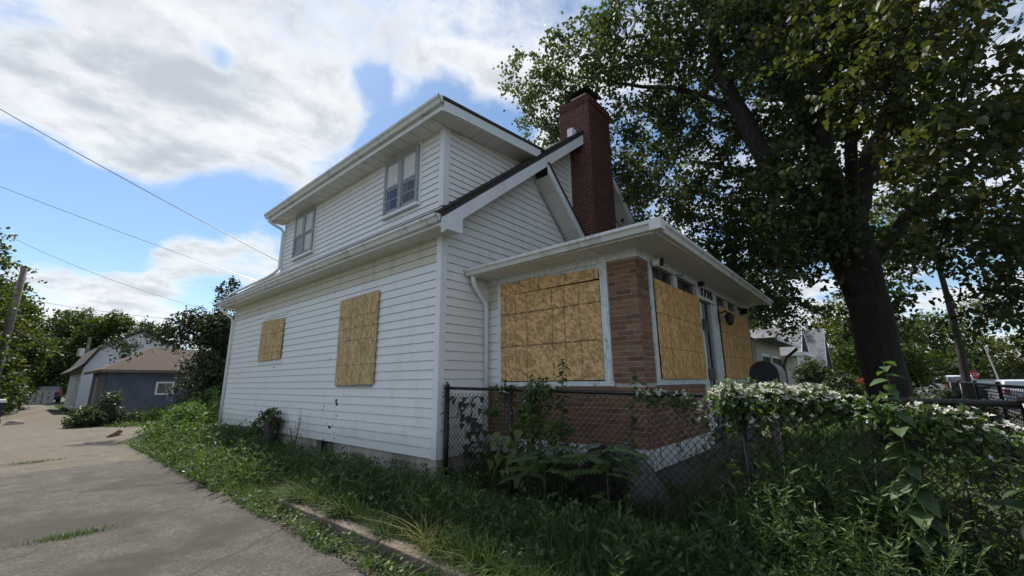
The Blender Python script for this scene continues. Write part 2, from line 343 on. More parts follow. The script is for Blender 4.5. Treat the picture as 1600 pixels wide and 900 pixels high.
def blades(P, H, W, lean=.5, dirn=None, seg=3):
    n = len(P); a = rng.uniform(0, 2*np.pi, n); dr = np.stack([np.cos(a), np.sin(a), np.zeros(n)], 1)
    if dirn is not None: dr = unit(dr+np.asarray(dirn))
    sd_ = np.stack([-dr[:, 1], dr[:, 0], dr[:, 2]*0], 1)
    H = (H*rng.uniform(.5, 1.35, n))[:, None]; ln = (lean*rng.uniform(.2, 1.6, n))[:, None]
    rows = []
    for i in range(seg+1):
        u = i/seg; ctr = P+np.array([0, 0, 1])*H*(u-.38*u*u*np.minimum(ln, 1.5))+dr*H*ln*u*u*.8
        wd = W*(1-u**1.6)*.5
        rows.append((ctr-sd_*wd, ctr+sd_*wd) if i < seg else (ctr, ctr))
    V = np.stack([rows[i][k] for i in range(seg) for k in (0, 1)]+[rows[seg][0]], 1).reshape(-1, 3)
    m = seg*2+1; b = np.arange(n)[:, None]*m
    Q = [b+[2*i, 2*i+1, 2*i+3, 2*i+2] for i in range(seg-1)]
    return V, np.concatenate(Q, 0), b+[m-3, m-2, m-1]
def ellip(n, c, r, shell=.5):
    d_ = unit(rng.normal(size=(n, 3))); rr = rng.uniform(0, 1, n)**(1/3); rr = shell+(1-shell)*rr if shell else rr
    return np.asarray(c)+d_*rr[:, None]*np.asarray(r)
def crown(name, clumps, nleaf, L, W, mat, parent, per=24, sig=.16, down=.4, flat=.5, shell=.25, kind=None, rnd=False):
    """clumps: (centre, radius(3), weight); sprigs of leaves"""
    Vs = []; tot = sum(c[2] for c in clumps); tw = []
    for c, r, wt in clumps:
        k = max(2, int(nleaf*wt/tot/per)); sp = ellip(k, c, r, shell)
        out = unit(sp-np.asarray(c)+rng.normal(size=(k, 3))*.5*np.max(r)); out[:, 2] -= .25
        ln = sig*rng.uniform(2.2, 4.2, k)[:, None]; a = sp-out*ln*.5; tw.append((c, a, a+out*ln))
        u = rng.uniform(0, 1, (k, per))[..., None]; P = (a[:, None]+out[:, None]*ln[:, None]*u+np.array([0, 0, -.25])*ln[:, None]*u*u+rng.normal(size=(k, per, 3))*sig*.42*np.array([1, 1, .6])).reshape(-1, 3); Vs.append(P)
    P = np.concatenate(Vs); V, F = leaves(P, L, W, down, flat, rnd=rnd)
    return mobj(name, arr_mesh(name, V, [F], mat), parent, kind), tw
def twigs(tw, r, mat, parent, frac=.5):
    mb = MB()
    for c, A, B in tw:
        for p, e in zip(A, B):
            if random.random() < frac:
                c_ = Vector(c); p_ = Vector(p); mid = (c_+p_)/2+Vector((0, 0, .12*(p_-c_).length)); mb.tube([c_, mid, p_, Vector(e)], [r, r*.7, r*.45, r*.2], 3, False)
    o = mb.build('twig', mat, parent, 'stuff'); return o

# ------------------------------------------------------------------ ground, alley, street
def sst(x, a, b): u = np.clip((x-a)/(b-a), 0, 1); return u*u*(3-2*u)
def gh(x, y):
    x = np.asarray(x, float); y = np.asarray(y, float)
    near = sst(x, -1.56, -1.48)*.15+sst(x, -1.3, -.3)*.07
    far_ = sst(x, -1.85, -.7)*.22
    k = sst(y, 1.0, 1.9); z = near*(1-k)+far_*k
    z = z*(1-sst(y, 13, 17))*sst(y, -9.0, -7.4)*(1-sst(x, 24, 30))
    return z+.02*np.sin(x*2.1+y*1.3)*np.sin(y*1.7-x)*(z > .05)
xs = np.unique(np.concatenate([[-900, -300, -100, -40, -20, -10], np.linspace(-6, -2, 9), np.linspace(-1.9, .4, 47), np.linspace(.6, 4, 14), np.linspace(5, 30, 20), [40, 60, 90, 150, 400, 900]]))
ys = np.unique(np.concatenate([[-900, -300, -100, -40, -20, -12], np.linspace(-10, -7, 10), np.linspace(-6.5, 3, 40), np.linspace(3.5, 20, 28), [26, 35, 50, 80, 150, 400, 900]]))
X, Y = np.meshgrid(xs, ys); Z = gh(X, Y)-.012
ii = np.arange(len(ys)-1)[:, None]*len(xs)+np.arange(len(xs)-1)[None]; ii = ii.ravel()[:, None]
tag(mobj('ground', arr_mesh('ground', np.stack([X, Y, Z], -1).reshape(-1, 3), [ii+[0, 1, len(xs)+1, len(xs)]], 'soil')), None, None, kind='structure')
# alley: strip with wavering edges
yy = np.concatenate([np.linspace(-14, 12, 105), np.linspace(12.5, 70, 80)])
re = -1.76+.06*np.sin(yy*2.3)+.04*np.sin(yy*5.1)+.9*np.exp(-((yy-15.5)/3.2)**2)*1.6-.25*sst(yy, 22, 40)
le = -5.6+.1*np.sin(yy*1.1)+2.3*sst(yy, 20, 44)
cols = np.linspace(0, 1, 9); AX = le[:, None]+(re-le)[:, None]*cols; AY = np.repeat(yy[:, None], 9, 1)
AZ = .004+.012*np.sin(AX*1.3+AY*.5)**2+np.maximum(gh(AX, AY)*(AY > 10), 0)
ii = (np.arange(len(yy)-1)[:, None]*9+np.arange(8)[None]).ravel()[:, None]
tag(mobj('alley', arr_mesh('alley', np.stack([AX, AY, AZ], -1).reshape(-1, 3), [ii+[0, 1, 10, 9]], 'alley surface')), None, None, kind='structure')
tag(MB().poly([(-200, -17, .0), (400, -17, .0), (400, -9.2, .0), (-200, -9.2, .0)]).build('street', 'asphalt'), None, None, kind='structure')
tag(MB().box(-1, 400, -9.2, -9.05, -.1, .12).build('kerb', 'walk concrete'), None, None, kind='structure')
tag(MB().poly([(.8, -8.3, .16), (120, -8.3, .02), (120, -7, .02), (.8, -7, .30)]).build('pavement', 'walk concrete'), None, None, kind='structure')

#%% HOUSE
L = 9.645; WX = 8.6; ZB = .55; ZT = 3.91; PX = 1.04; PD = 2.73; PW = 6.26
house = thing('house', 'two storey white sided house with boarded up windows, red chimney and brick porch', 'house', (0, 0, 0))
def side_course(pa, pb, n, z0, z1, pa1=None, pb1=None):
    """clapboard course between 2D points pa,pb (bottom) / pa1,pb1 (top), outward normal n"""
    pa1 = pa1 or pa; pb1 = pb1 or pb; mb = MB(); n = Vector((*n, 0))
    def q(p, z, o): return Vector((p[0], p[1], z))+n*o
    mb.hexa([q(pa, z0, .002), q(pb, z0, .002), q(pb, z0, .026), q(pa, z0, .026), q(pa1, z1, .001), q(pb1, z1, .001), q(pb1, z1, .009), q(pa1, z1, .009)])
    return mb
def walls():
    lw = MB().box(0, .2, .0, L, ZB, ZT).build('side_wall', 'vinyl siding', house)
    e = .14
    for i in range(24):
        z0 = ZB+i*e; cut = [0]+sorted(random.sample((2.2, 3.4, 4.4, 5.6, 6.7, 7.8), 2))+[L]
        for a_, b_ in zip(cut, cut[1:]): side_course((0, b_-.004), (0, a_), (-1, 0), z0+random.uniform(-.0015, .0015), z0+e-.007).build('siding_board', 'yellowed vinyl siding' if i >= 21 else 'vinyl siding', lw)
    back = MB().prism([(0, 0, ZB), (WX, 0, ZB), (WX, 0, ZT), (4.3, 0, 7.5), (.05, 0, 4.1), (0, 0, ZT)], (0, .2, 0)).build('front_wall', 'vinyl siding', house)
    z = ZB; zs = []
    while z < 7.3: zs.append(z); z += .14
    for z0 in zs:
        z1 = z0+.133
        if z1 < 3.25: x0 = x0t = 0; x1 = x1t = PX+.02
        else:
            f = lambda zz: max(0, (zz-4.02)/.8)
            x0, x0t = f(z0), f(z1); x1, x1t = WX-x0, WX-x0t
        if x1t-x0t < .2: break
        side_course((x0, 0), (x1, 0), (0, -1), z0, z1, (x0t, 0), (x1t, 0)).build('siding_board', 'vinyl siding', back)
    dw = MB().box(0.0, .15, .15, 6.47, 4.3, 5.84).build('dormer_side_wall', 'vinyl siding', house)
    e = .115; z = 4.30; k = 0
    while z < 5.83:
        z1 = min(z+e-.006, 5.84); side_course((0, 6.47), (0, 0), (-1, 0), z, z1).build('siding_board', 'vinyl siding', dw); z += e
    df = MB().prism([(0, .003, 4.33), (2.0, .003, 5.95), (2.0, .003, 6.02), (0, .003, 5.84)], (0, .15, 0)).build('dormer_front_wall', 'vinyl siding', house)
    z = 4.30
    while z < 6.0:
        z1 = z+e-.006; f = lambda zz: max(.02, (zz-4.30)/.8); g = lambda zz: max(0, (zz-5.84)/.1)
        if f(z1) > g(z1)+.05:
            side_course((g(z), 0), (f(z), 0), (0, -1), z, z1, (g(z1), 0), (f(z1), 0)).build('siding_board', 'vinyl siding', df)
        z += e
    # corner boards
    for (x, y, z0, z1, a, b) in ((0, 0, ZB-.01, ZT, 1, 1), (0, 0, 4.42, 5.85, 1, 1)):
        mb = MB().box(x-.034, x+.09, y-.034, y-.001, z0, z1).box(x-.034, x-.001, y-.001, y+.085, z0, z1); mb.build('corner_board', 'white aluminium trim', house)
    MB().box(-.034, -.001, L-.09, L+.02, ZB-.01, ZT).build('corner_board', 'white aluminium trim', house)
    MB().box(-.034, -.001, 6.40, 6.49, 4.3, 5.84).build('corner_board', 'white aluminium trim', house)
    MB().box(3.83, 3.895, -.034, -.002, 4.9, 7.1).build('corner_board', 'white aluminium trim', house)
    # foundation with a vent hole and block pier
    fd = MB().box(.03, .3, .03, 3.05, -.3, ZB+.01).box(.03, .3, 3.75, L, -.3, ZB+.01).box(.3, WX, .03, .3, -.3, ZB+.01).build('foundation', 'foundation concrete', house)
    MB().box(.14, .17, 3.05, 3.75, -.2, ZB).build('crawl_opening', 'dark void', house)
    MB().box(.06, .12, 3.1, 3.35, .1, .5).build('loose_panel', 'grey door paint', house)
    MB().box(-.05, .03, 7.45, 8.05, .1, .57).build('block_patch', 'rough concrete', house)
    MB().box(0.2, WX, .2, L, ZT-.1, ZT).build('attic_floor', 'vinyl siding', house)
    MB().box(WX-.2, WX, .2, L, ZB, ZT).box(.2, WX-.2, L-.2, L, ZB, ZT).build('rear_wall', 'vinyl siding', house)
walls()
for (y, z, r) in ((2.98, 1.30, .035), (2.95, 1.24, .03), (3.45, 1.18, .012), (3.5, 1.12, .014), (2.93, 1.02, .014), (3.05, .84, .012), (3.28, .86, .012), (3.16, .80, .03), (3.2, .82, .018), (2.95, .72, .012), (2.94, .62, .012), (2.9, 2.02, .015), (3.35, 2.1, .015), (6.2, 2.02, .018)):
    mb = MB(); n = 7; ring = [(-.0285, y+r*math.cos(k*6.283/n)*random.uniform(.5, 1.2), z+r*1.2*math.sin(k*6.283/n)*random.uniform(.5, 1.2)) for k in range(n)]
    mb.prism(ring, (.012, 0, 0)).build('siding_hole', 'dark void', house)

def soffit(name, x0, x1, y0, y1, z0f, axis, parent, step=.3, mat='soffit vinyl'):
    """row of panels; z0f(x,y)"""
    root = None
    a0, a1 = (y0, y1) if axis == 'y' else (x0, x1); k = a0
    while k < a1-.01:
        e = min(k+step, a1)
        if axis == 'y': c = [(x0, k), (x1, k), (x1, e-.018), (x0, e-.018)]
        else: c = [(k, y0), (e-.018, y0), (e-.018, y1), (k, y1)]
        mb = MB().hexa([(x, y, z0f(x, y)) for x, y in c]+[(x, y, z0f(x, y)+.02) for x, y in c])
        if root is None:
            b = [(x0, y0), (x1, y0), (x1, y1), (x0, y1)]
            root = MB().hexa([(x, y, z0f(x, y)+.018) for x, y in b]+[(x, y, z0f(x, y)+.034) for x, y in b]).build(name, mat, parent)
        mb.build('soffit_panel', mat, root); k = e
    return root
def gutter(pts, parent, out, h=.125, w=.11, mat='dirty gutter'):
    """K-style gutter between two points (top back edge), out = outward dir"""
    a, b = Vector(pts[0]), Vector(pts[1]); o = Vector((*out, 0)); z = Vector((0, 0, 1))
    prof = [(0, 0), (0, -h), (w*.55, -h), (w*.75, -h*.55), (w, -h*.35), (w, 0), (w-.012, 0), (w-.012, -h*.3), (w*.7, -h*.5), (w*.5, -h+.012), (.012, -h+.012), (.012, 0)]
    mb = MB(); mb.prism([a+o*x+z*y for x, y in prof], b-a)
    for e, s in ((a, 1), (b, -1)):
        d_ = (b-a).normalized()*s*.004; mb.prism([e+o*x+z*y for x, y in prof[:6]], d_)
    g = mb.build('gutter', mat, parent); return g
def downspout(path, parent, r=.036, mat='white aluminium trim'):
    o = MB().tube(path, r, 8).build('downspout', mat, parent, smooth=True); return o
# main eave (alley side)
EX = -.34
soffit('eave_soffit', EX, -.0, -.36, L+.3, lambda x, y: 3.885, 'y', house)
MB().box(EX-.02, EX, -.386, L+.3, 3.885, 4.03).build('fascia_board', 'white aluminium trim', house)
gutter([(EX-.022, -.40, 4.05), (EX-.022, L+.34, 4.05)], house, (-1, 0))
def slab(name, pts, th, mat, parent, rows=0):
    """roof slab; pts 4 corners top, thickness down, with stepped shingle courses"""
    mb = MB(); P = [Vector(p) for p in pts]; dz = Vector((0, 0, -th)); mb.hexa([p+dz for p in P]+P); return mb.build(name, mat, parent)
rz = lambda x: 4.386+.8*x
# main roof left slope (below dormer cheek strip, front strip, rear strip) and right slope
roof = slab('main_roof', [(EX, -.40, rz(EX)), (4.3, -.40, rz(4.3)), (4.3, L+.3, rz(4.3)), (EX, L+.3, rz(EX))], .10, 'shingle', house)
slab('main_roof', [(4.302, -.40, rz(4.3)), (WX+.34, -.40, rz(EX)), (WX+.34, L+.3, rz(EX)), (4.302, L+.3, rz(4.3))], .10, 'shingle', house)
# shingle butts showing on the rake edge and the eave strip below the dormer
k = 0; x = EX-.015
while x < 3.85:
    if x < .02 or True:
        y1 = L+.3 if x < -.05 else -.02
        MB().hexa([(x, -.42-.012*random.random(), rz(x)+.004), (x+.17, -.42, rz(x+.17)+.003), (x+.17, y1, rz(x+.17)+.003), (x, y1, rz(x)+.004),
                   (x, -.42, rz(x)+.03), (x+.17, -.42, rz(x+.17)+.006), (x+.17, y1, rz(x+.17)+.006), (x, y1, rz(x)+.03)]).build('shingle_course', 'shingle', roof)
    x += .155
# rake boards, left slope: lower piece with its return tail, upper piece
def rake(x0, x1, zf, y, hgt, parent, name='rake_board', th=.03):
    return MB().prism([(x0, y, zf(x0)-hgt), (x1, y, zf(x1)-hgt), (x1, y, zf(x1)), (x0, y, zf(x0))], (0, -th, 0)).build(name, 'white aluminium trim', parent)
zr = lambda x: rz(x)-.105
rake(EX, 2.36, zr, -.385, .235, house); rake(2.385, 3.90, zr, -.385, .235, house)
MB().prism([(EX-.02, -.386, 3.85), (.06, -.386, 3.85), (.06, -.386, zr(.06)-.22), (EX-.02, -.386, zr(EX)-.02)], (0, -.028, 0)).build('rake_return', 'white aluminium trim', house)
MB().prism([(EX, -.384, 3.88), (.062, -.384, 3.88), (.062, -.384, 4.10), (EX, -.384, 4.0)], (0, .354, 0)).build('rake_return_box', 'soffit vinyl', house)
soffit('rake_soffit', .0, 3.86, -.384, -.0, lambda x, y: rz(x)-.335, 'x', house)
# second, steeper rake running down beside the chimney with its own soffit
z2 = lambda x: 5.99-.93*(x-2.40)
rake(2.40, 3.72, z2, -.40, .20, house)
MB().prism([(2.38, -.44, z2(2.38)+.004), (3.76, -.44, z2(3.76)+.004), (3.76, -.44, z2(3.76)+.09), (2.42, -.44, z2(2.42)+.09)], (0, .43, 0)).build('rake_shingle', 'shingle', house)
soffit('rake_soffit', 2.44, 3.74, -.398, -.03, lambda x, y: z2(x)-.20, 'x', house, .25)
MB().tube([(2.60, -.04, z2(2.6)-.23), (3.72, -.04, z2(3.72)-.23)], .017, 6).build('rake_moulding', 'sash paint', house)
# right slope rake
zr2 = lambda x: rz(8.6-x)-.105
rake(4.9, WX+.34, zr2, -.385, .235, house)
soffit('rake_soffit', 4.9, WX, -.384, -.03, lambda x, y: rz(8.6-x)-.335, 'x', house)
# white flashing where the rake meets the chimney
MB().box(3.70, 3.885, -.24, -.10, rz(3.75)-.02, rz(3.7)+.24).build('flashing', 'white aluminium trim', house)
# dormer roof
dz = lambda x: 6.02+.1*x
D0, D1 = -.36, 6.72
soffit('dormer_soffit', D0, -.0, -.36, D1, lambda x, y: 5.815, 'y', house)
soffit('dormer_soffit', -.03, 2.12, -.362, -.0, lambda x, y: dz(x)-.19, 'x', house)
MB().box(D0-.02, D0, -.36, D1, 5.81, dz(D0)).build('fascia_board', 'white aluminium trim', house)
gutter([(D0-.022, -.41, 6.02), (D0-.022, D1+.03, 6.02)], house, (-1, 0))
MB().prism([(D0, -.362, 5.80), (.12, -.362, 5.86), (2.2, -.362, dz(2.2)-.19), (2.2, -.362, dz(2.2)+.0), (D0, -.362, dz(D0)+.0)], (0, -.03, 0)).build('rake_board', 'white aluminium trim', house)
slab('dormer_roof', [(D0-.03, -.41, dz(D0)+.055), (2.45, -.41, dz(2.45)+.055), (2.45, D1, dz(2.45)+.055), (D0-.03, D1, dz(D0)+.055)], .05, 'shingle', house)
# downspouts
downspout([(-.40, 6.60, 5.90), (-.40, 6.60, 5.80), (-.30, 6.58, 5.74), (-.12, 6.50, 5.64), (-.075, 6.45, 5.55), (-.075, 6.45, 4.55), (-.16, 6.5, 4.42), (-.23, 6.8, 4.34), (-.25, 9.3, 4.30), (-.30, 9.5, 4.24), (-.33, 9.52, 4.06)], house)
downspout([(-.40, L+.12, 3.95), (-.40, L+.12, 3.82), (-.25, L+.08, 3.72), (-.10, L+.03, 3.58), (-.075, L-.02, 3.46), (-.075, L-.03, .25)], house)

# windows upstairs
def window(y0, y1, z0, z1, shades):
    root = MB().box(-.068, -.012, y0, y1, z1-.06, z1).box(-.068, -.012, y0, y1, z0, z0+.05).box(-.068, -.012, y0, y0+.06, z0+.05, z1-.06).box(-.068, -.012, y1-.06, y1, z0+.05, z1-.06).box(-.073, -.012, (y0+y1)/2-.05, (y0+y1)/2+.05, z0+.05, z1-.06).build('window', 'sash paint', house)
    MB().box(-.09, -.03, y0-.02, y1+.02, z0-.05, z0).build('sill', 'white aluminium trim', root)
    MB().box(-.036, -.0, y0-.045, y0, z0-.05, z1+.05).box(-.036, 0, y1, y1+.045, z0-.05, z1+.05).box(-.036, 0, y0, y1, z1, z1+.05).build('casing', 'white aluminium trim', root)
    m_ = (y0+y1)/2; zm = z0+(z1-z0)*.47
    for i, (a, b) in enumerate(((y0+.06, m_-.05), (m_+.05, y1-.06))):
        for j, (c, d_) in enumerate(((z0+.05, zm), (zm, z1-.06))):
            xo = -.052-.012*j
            MB().box(xo, xo+.022, a, b, c, c+.045).box(xo, xo+.022, a, b, d_-.045, d_).box(xo, xo+.022, a, a+.04, c+.045, d_-.045).box(xo, xo+.022, b-.04, b, c+.045, d_-.045).build('sash', 'sash paint', root)
            MB().box(xo+.008, xo+.012, a+.04, b-.04, c+.045, d_-.045).build('pane', 'curtain' if shades[i][j] else 'glass', root)
            if not shades[i][j]: MB().box(xo+.002, xo+.007, a+.04, b-.04, (c+d_)/2-.012, (c+d_)/2+.012).build('muntin', 'sash paint', root)
window(.63, 1.69, 4.66, 5.76, ((0, 1), (0, 1)))
window(4.66, 5.74, 4.66, 5.78, ((1, 1), (0, 1)))

# plywood boards over the windows
def board(name, pts, nrm, th, mat, parent, label):
    """pts: BL, BR, TR, TL in space; uv in metres"""
    P = [Vector(p) for p in pts]; n = Vector(nrm)*th; mb = MB().hexa([P[0], P[1], P[2], P[3], P[0]+n, P[1]+n, P[2]+n, P[3]+n]); 
    o = mb.build(name, mat, parent, label=label); me = o.data; uvl = me.uv_layers.new(name='UVMap')
    u = (P[1]-P[0]).normalized(); v = Vector((0, 0, 1))
    for lp in me.loops:
        q = me.vertices[lp.vertex_index].co-P[0]; uvl.data[lp.index].uv = (q.dot(u), q.dot(v))
    return o
G_ANY = [(0.3, 9), (1.3, 8), (-.5, 10), (2.4, 8.5), (-1.2, 9)]; G_V = [(.1, 11), (-.15, 12), (.35, 10), (-.4, 11)]
OB = (.55, .35, .17)
osb('plywood small side', [.47, .95], [.34, .68, .2], (.49, .35, .185), G_V)
osb('plywood large side', [.45, .9], [.37, .83, 1.06, 1.28], (.49, .35, .185), G_V)
osb('plywood porch side', [.10, .32, .55, 1.04, 1.26, 1.52], [.53, .545, 1.05, 1.065], OB, G_ANY)
osb('plywood porch strip', [.42, .62, .80, 1.28, 1.78], [], OB, G_ANY)
osb('plywood porch front', [.4, .8, 1.2, 1.6], [.42, .89], (.55, .335, .14), G_V)
board('window_board', [(-.045, 7.25, 2.19), (-.045, 5.81, 2.22), (-.045, 5.82, 3.20), (-.045, 7.22, 3.24)], (-1, 0, 0), .014, 'plywood small side', house, 'small square plywood board on the side wall')
MB().box(-.04, -.02, 5.75, 7.30, 2.1, 2.16).box(-.04, -.02, 5.72, 7.15, 3.28, 3.33).build('window_trim', 'white aluminium trim', house)
board('window_board', [(-.045, 3.01, 1.58), (-.045, 1.68, 1.60), (-.045, 1.66, 3.26), (-.045, 3.04, 3.24)], (-1, 0, 0), .02, 'plywood large side', house, 'tall plywood board on the side wall')
MB().box(-.042, -.02, 1.75, 2.98, 1.55, 1.59).build('window_trim', 'sash paint', house)

# ---- porch
FY = -PD; PE = PX+PW; ZS = 1.58; ZBR = .79; ZF = 3.16
pw_ = MB().box(PX, PX+.2, FY, -.03, ZBR, ZS-.04).box(PX, PX+.2, FY, -2.31, ZS-.04, ZF+.06).box(PX+.2, 3.42, FY, FY+.2, ZBR, ZS-.04).box(PX+.2, PX+.36, FY, FY+.2, ZS-.04, ZF+.06).box(4.62, PE, FY, FY+.2, ZBR, ZS-.04).box(7.02, PE, FY, FY+.2, ZS-.04, ZF).box(PE-.2, PE, FY+.2, 0, ZBR, ZF).build('porch_wall', 'pale mortar', house)
CH = .0678; single = []; rest = MB()
def brick_run(kind, a0, a1, z0, z1, part):
    n = int(round((z1-z0)/CH))
    for i in range(n):
        zz = z0+i*CH; off = (0, .1065)[i % 2]; x = a0-off
        while x < a1-.02:
            s, e = max(x, a0)+.005, min(x+.213, a1)-.005; x += .213
            if e-s < .03: continue
            pr = .007+random.uniform(0, .005); dzz = random.uniform(-.001, .001)
            if kind == 'side': bx = (PX-pr, PX+.02, -e, -s, zz+.005+dzz, zz+CH-.005+dzz)
            else: bx = (s, e, FY-pr, FY+.02, zz+.005+dzz, zz+CH-.005+dzz)
            if part and len(single) < 298: single.append(MB().box(*bx).build('brick', 'porch brick', pw_))
            else: rest.box(*bx)
brick_run('side', 2.315, PD+.012, ZS, ZF+.05, True); brick_run('front', PX-.004, PX+.37, ZS, ZF+.05, True)
brick_run('side', .03, PD+.012, ZBR, ZS-.03, True); brick_run('front', PX-.004, 3.42, ZBR, ZS-.03, True)
brick_run('front', 4.63, PE, ZBR, ZS-.03, False); brick_run('front', 7.02, PE, ZS, ZF, False)
rest.build('brick', 'porch brick joined', pw_, 'stuff')
MB().box(PX-.02, PX+.1, -PD-.03, -.04, ZB, ZBR-.003).box(PX+.1, 3.5, FY-.03, FY+.1, ZB, ZBR-.003).build('floor_band', 'white aluminium trim', house)
MB().box(PX+.03, PX+.2, FY+.03, -1.5, -.2, ZB).box(PX+.2, PE, FY+.03, FY+.2, -.2, ZB).build('porch_foundation', 'rough concrete', house)
MB().box(PX+.1, PE, FY+.1, -.0, .6, .78).build('porch_floor', 'timber', house)
# side opening: sill, frames, header, siding strip
MB().box(PX-.03, PX+.14, -2.33, -.02, ZS-.035, ZS+.03).build('sill', 'flaking white paint', house)
MB().box(PX-.03, PX+.10, -2.31, -2.20, ZS+.03, ZF+.06).build('window_frame', 'flaking white paint', house)
MB().box(PX-.022, PX+.10, -.33, -.26, ZS-.02, ZF+.12).build('window_frame', 'white aluminium trim', house)
MB().box(PX-.018, PX+.1, -2.2, -.33, 3.13, ZF+.12).build('window_header', 'flaking white paint', house)
ps = MB().box(PX, PX+.1, -.26, -.03, ZS-.02, ZF+.1).build('porch_side_wall', 'vinyl siding', house)
z = ZS-.02
while z < 3.2:
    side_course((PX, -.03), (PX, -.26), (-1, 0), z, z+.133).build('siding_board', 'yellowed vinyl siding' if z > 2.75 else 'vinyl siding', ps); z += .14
MB().box(PX-.035, PX+.04, -.04, -.002, .5, 3.2).build('corner_board', 'white aluminium trim', house)
board('window_board', [(PX-.012, -.335, 1.625), (PX-.012, -2.19, 1.625), (PX-.012, -2.19, 2.99), (PX-.012, -.335, 3.01)], (-1, 0, 0), .016, 'plywood porch side', house, 'large plywood sheet over the porch side window')
board('window_board', [(PX-.020, -.34, 3.012), (PX-.020, -2.185, 3.012), (PX-.020, -2.185, 3.16), (PX-.020, -.34, 3.24)], (-1, 0, 0), .016, 'plywood porch strip', house, 'narrow plywood strip above the large porch sheet')
MB().box(PX+.03, PX+.06, -2.2, -.33, 1.6, 3.2).build('dark_backing', 'dark void', house)
# frieze and front frames
MB().box(PX-.045, PX+.14, FY-.045, -.03, ZF+.06, 3.335).box(PX+.14, PE, FY-.045, FY+.1, ZF+.06, 3.335).build('frieze_board', 'flaking white paint', house)
def ff(x0, x1, z0, z1, y=0, th=.06): return (x0, x1, FY-.03-y, FY-.03-y+th, z0, z1)
MB().box(*ff(1.40, 1.50, ZS-.03, ZF+.06)).box(*ff(1.50, 3.40, ZS-.03, 1.625)).box(*ff(3.40, 3.50, .8, ZF+.06)).box(*ff(2.36, 2.52, 2.98, ZF+.057, -.01)).build('window_frame', 'flaking white paint', house)
MB().box(*ff(4.42, 4.60, .8, ZF+.06)).box(*ff(4.60, 7.02, ZS-.03, 1.625)).box(*ff(6.92, 7.02, 1.625, ZF+.06)).box(*ff(5.34, 5.46, 2.98, ZF+.057, -.01)).box(*ff(6.16, 6.28, 2.98, ZF+.057, -.01)).build('window_frame', 'flaking white paint', house)
for a, b in ((1.5, 2.36), (2.52, 3.4), (4.6, 5.34), (5.46, 6.16), (6.28, 6.92)): MB().box(a, b, FY+.03, FY+.045, 2.9, ZF+.06).build('transom_pane', 'glass', house)
board('window_board', [(1.51, FY-.045, 1.63), (3.39, FY-.045, 1.63), (3.40, FY-.045, 3.0), (1.50, FY-.045, 3.0)], (0, -1, 0), .016, 'plywood porch front', house, 'plywood sheet left of the front door')
board('window_board', [(4.62, FY-.045, 1.63), (6.9, FY-.045, 1.63), (6.94, FY-.045, 3.02), (4.65, FY-.045, 3.02)], (0, -1, 0), .016, 'plywood porch front', house, 'plywood sheet right of the front door')
MB().box(1.5, 3.4, FY+.08, FY+.1, 1.5, 3.2).box(4.6, 6.92, FY+.08, FY+.1, 1.5, 3.2).build('dark_backing', 'dark void', house)
# door recess
MB().box(3.48, 4.44, FY-.06, FY+.42, 3.0, 3.06).build('door_head', 'flaking white paint', house)
MB().box(3.50, 4.42, FY-.026, FY+.05, 3.06, ZF+.06).build('number_panel', 'flaking white paint', house)
dr = MB().box(3.53, 4.22, FY+.03, FY+.06, .8, 2.98).build('storm_door', 'dark void', house)
for xa, xb in ((3.56, 3.68), (3.80, 3.84), (4.10, 4.14)): MB().box(xa, xb, FY-.01, FY+.028, .82, 2.96).build('door_bar', 'sash paint' if xa > 3.6 else 'flaking white paint', dr)
MB().box(3.60, 3.92, FY-.03, FY-.012, 2.46, 2.66).build('hinge_plate', 'black metal', dr); MB().box(3.64, 4.0, FY-.03, FY-.012, 1.62, 1.80).build('lock_plate', 'black metal', dr)
MB().box(4.22, 4.42, FY-.02, FY+.1, .8, 3.0).build('door_jamb', 'flaking white paint', house); MB().box(4.28, 4.34, FY-.035, FY-.021, .85, 2.98).build('jamb_moulding', 'flaking white paint', house)
# house number 1735
def digits(txt, x, y, z, h, step, parent):
    for i, ch in enumerate(txt):
        cu = bpy.data.curves.new('digit', 'FONT'); cu.body = ch; cu.size = h/.73; cu.extrude = .008; cu.offset = .004; cu.align_x = 'CENTER'
        tmp = bpy.data.objects.new('digit', cu); COL.objects.link(tmp); bpy.context.view_layer.update()
        me = bpy.data.meshes.new_from_object(tmp.evaluated_get(bpy.context.evaluated_depsgraph_get())); bpy.data.objects.remove(tmp)
        me.transform(Matrix.Translation((x+i*step, y, z)) @ Matrix.Rotation(R(90), 4, 'X') @ Matrix.Scale(1.25, 4, (1, 0, 0))); me.materials.clear(); me.materials.append(MATS['black metal'])
        mobj('digit', me, parent)['label'] = 'black digit %s of the house number' % ch
npl = MB().box(3.56, 4.36, FY-.032, FY-.028, 3.07, 3.25).build('house_number', 'flaking white paint', house)
digits('1735', 3.66, FY-.05, 3.075, .155, .185, npl)
# porch roof
GO = .46; G0x, G0y, GEx = PX-GO, FY-GO, PE-.18
slab('porch_roof', [(G0x-.1, G0y-.1, 3.44), (GEx+.1, G0y-.1, 3.44), (GEx-1.5, -.03, 3.80), (G0x+1.4, -.03, 3.80)], .03, 'shingle', house)
MB().poly([(G0x-.1, G0y-.1, 3.44), (G0x+1.4, -.03, 3.80), (G0x-.1, -.03, 3.44)]).poly([(G0x-.1, G0y-.1, 3.41), (G0x-.1, -.03, 3.41), (G0x+1.4, -.03, 3.41)]).build('porch_roof', 'shingle', house)
soffit('porch_soffit', G0x, PX-.045, G0y, -.03, lambda x, y: 3.325, 'y', house, .9)
soffit('porch_soffit', PX-.045, GEx, G0y, FY-.045, lambda x, y: 3.325, 'x', house, .42)
MB().box(G0x-.02, G0x, G0y-.02, -.03, 3.315, 3.41).box(G0x, GEx, G0y-.02, G0y, 3.315, 3.41).build('fascia_board', 'flaking white paint', house)
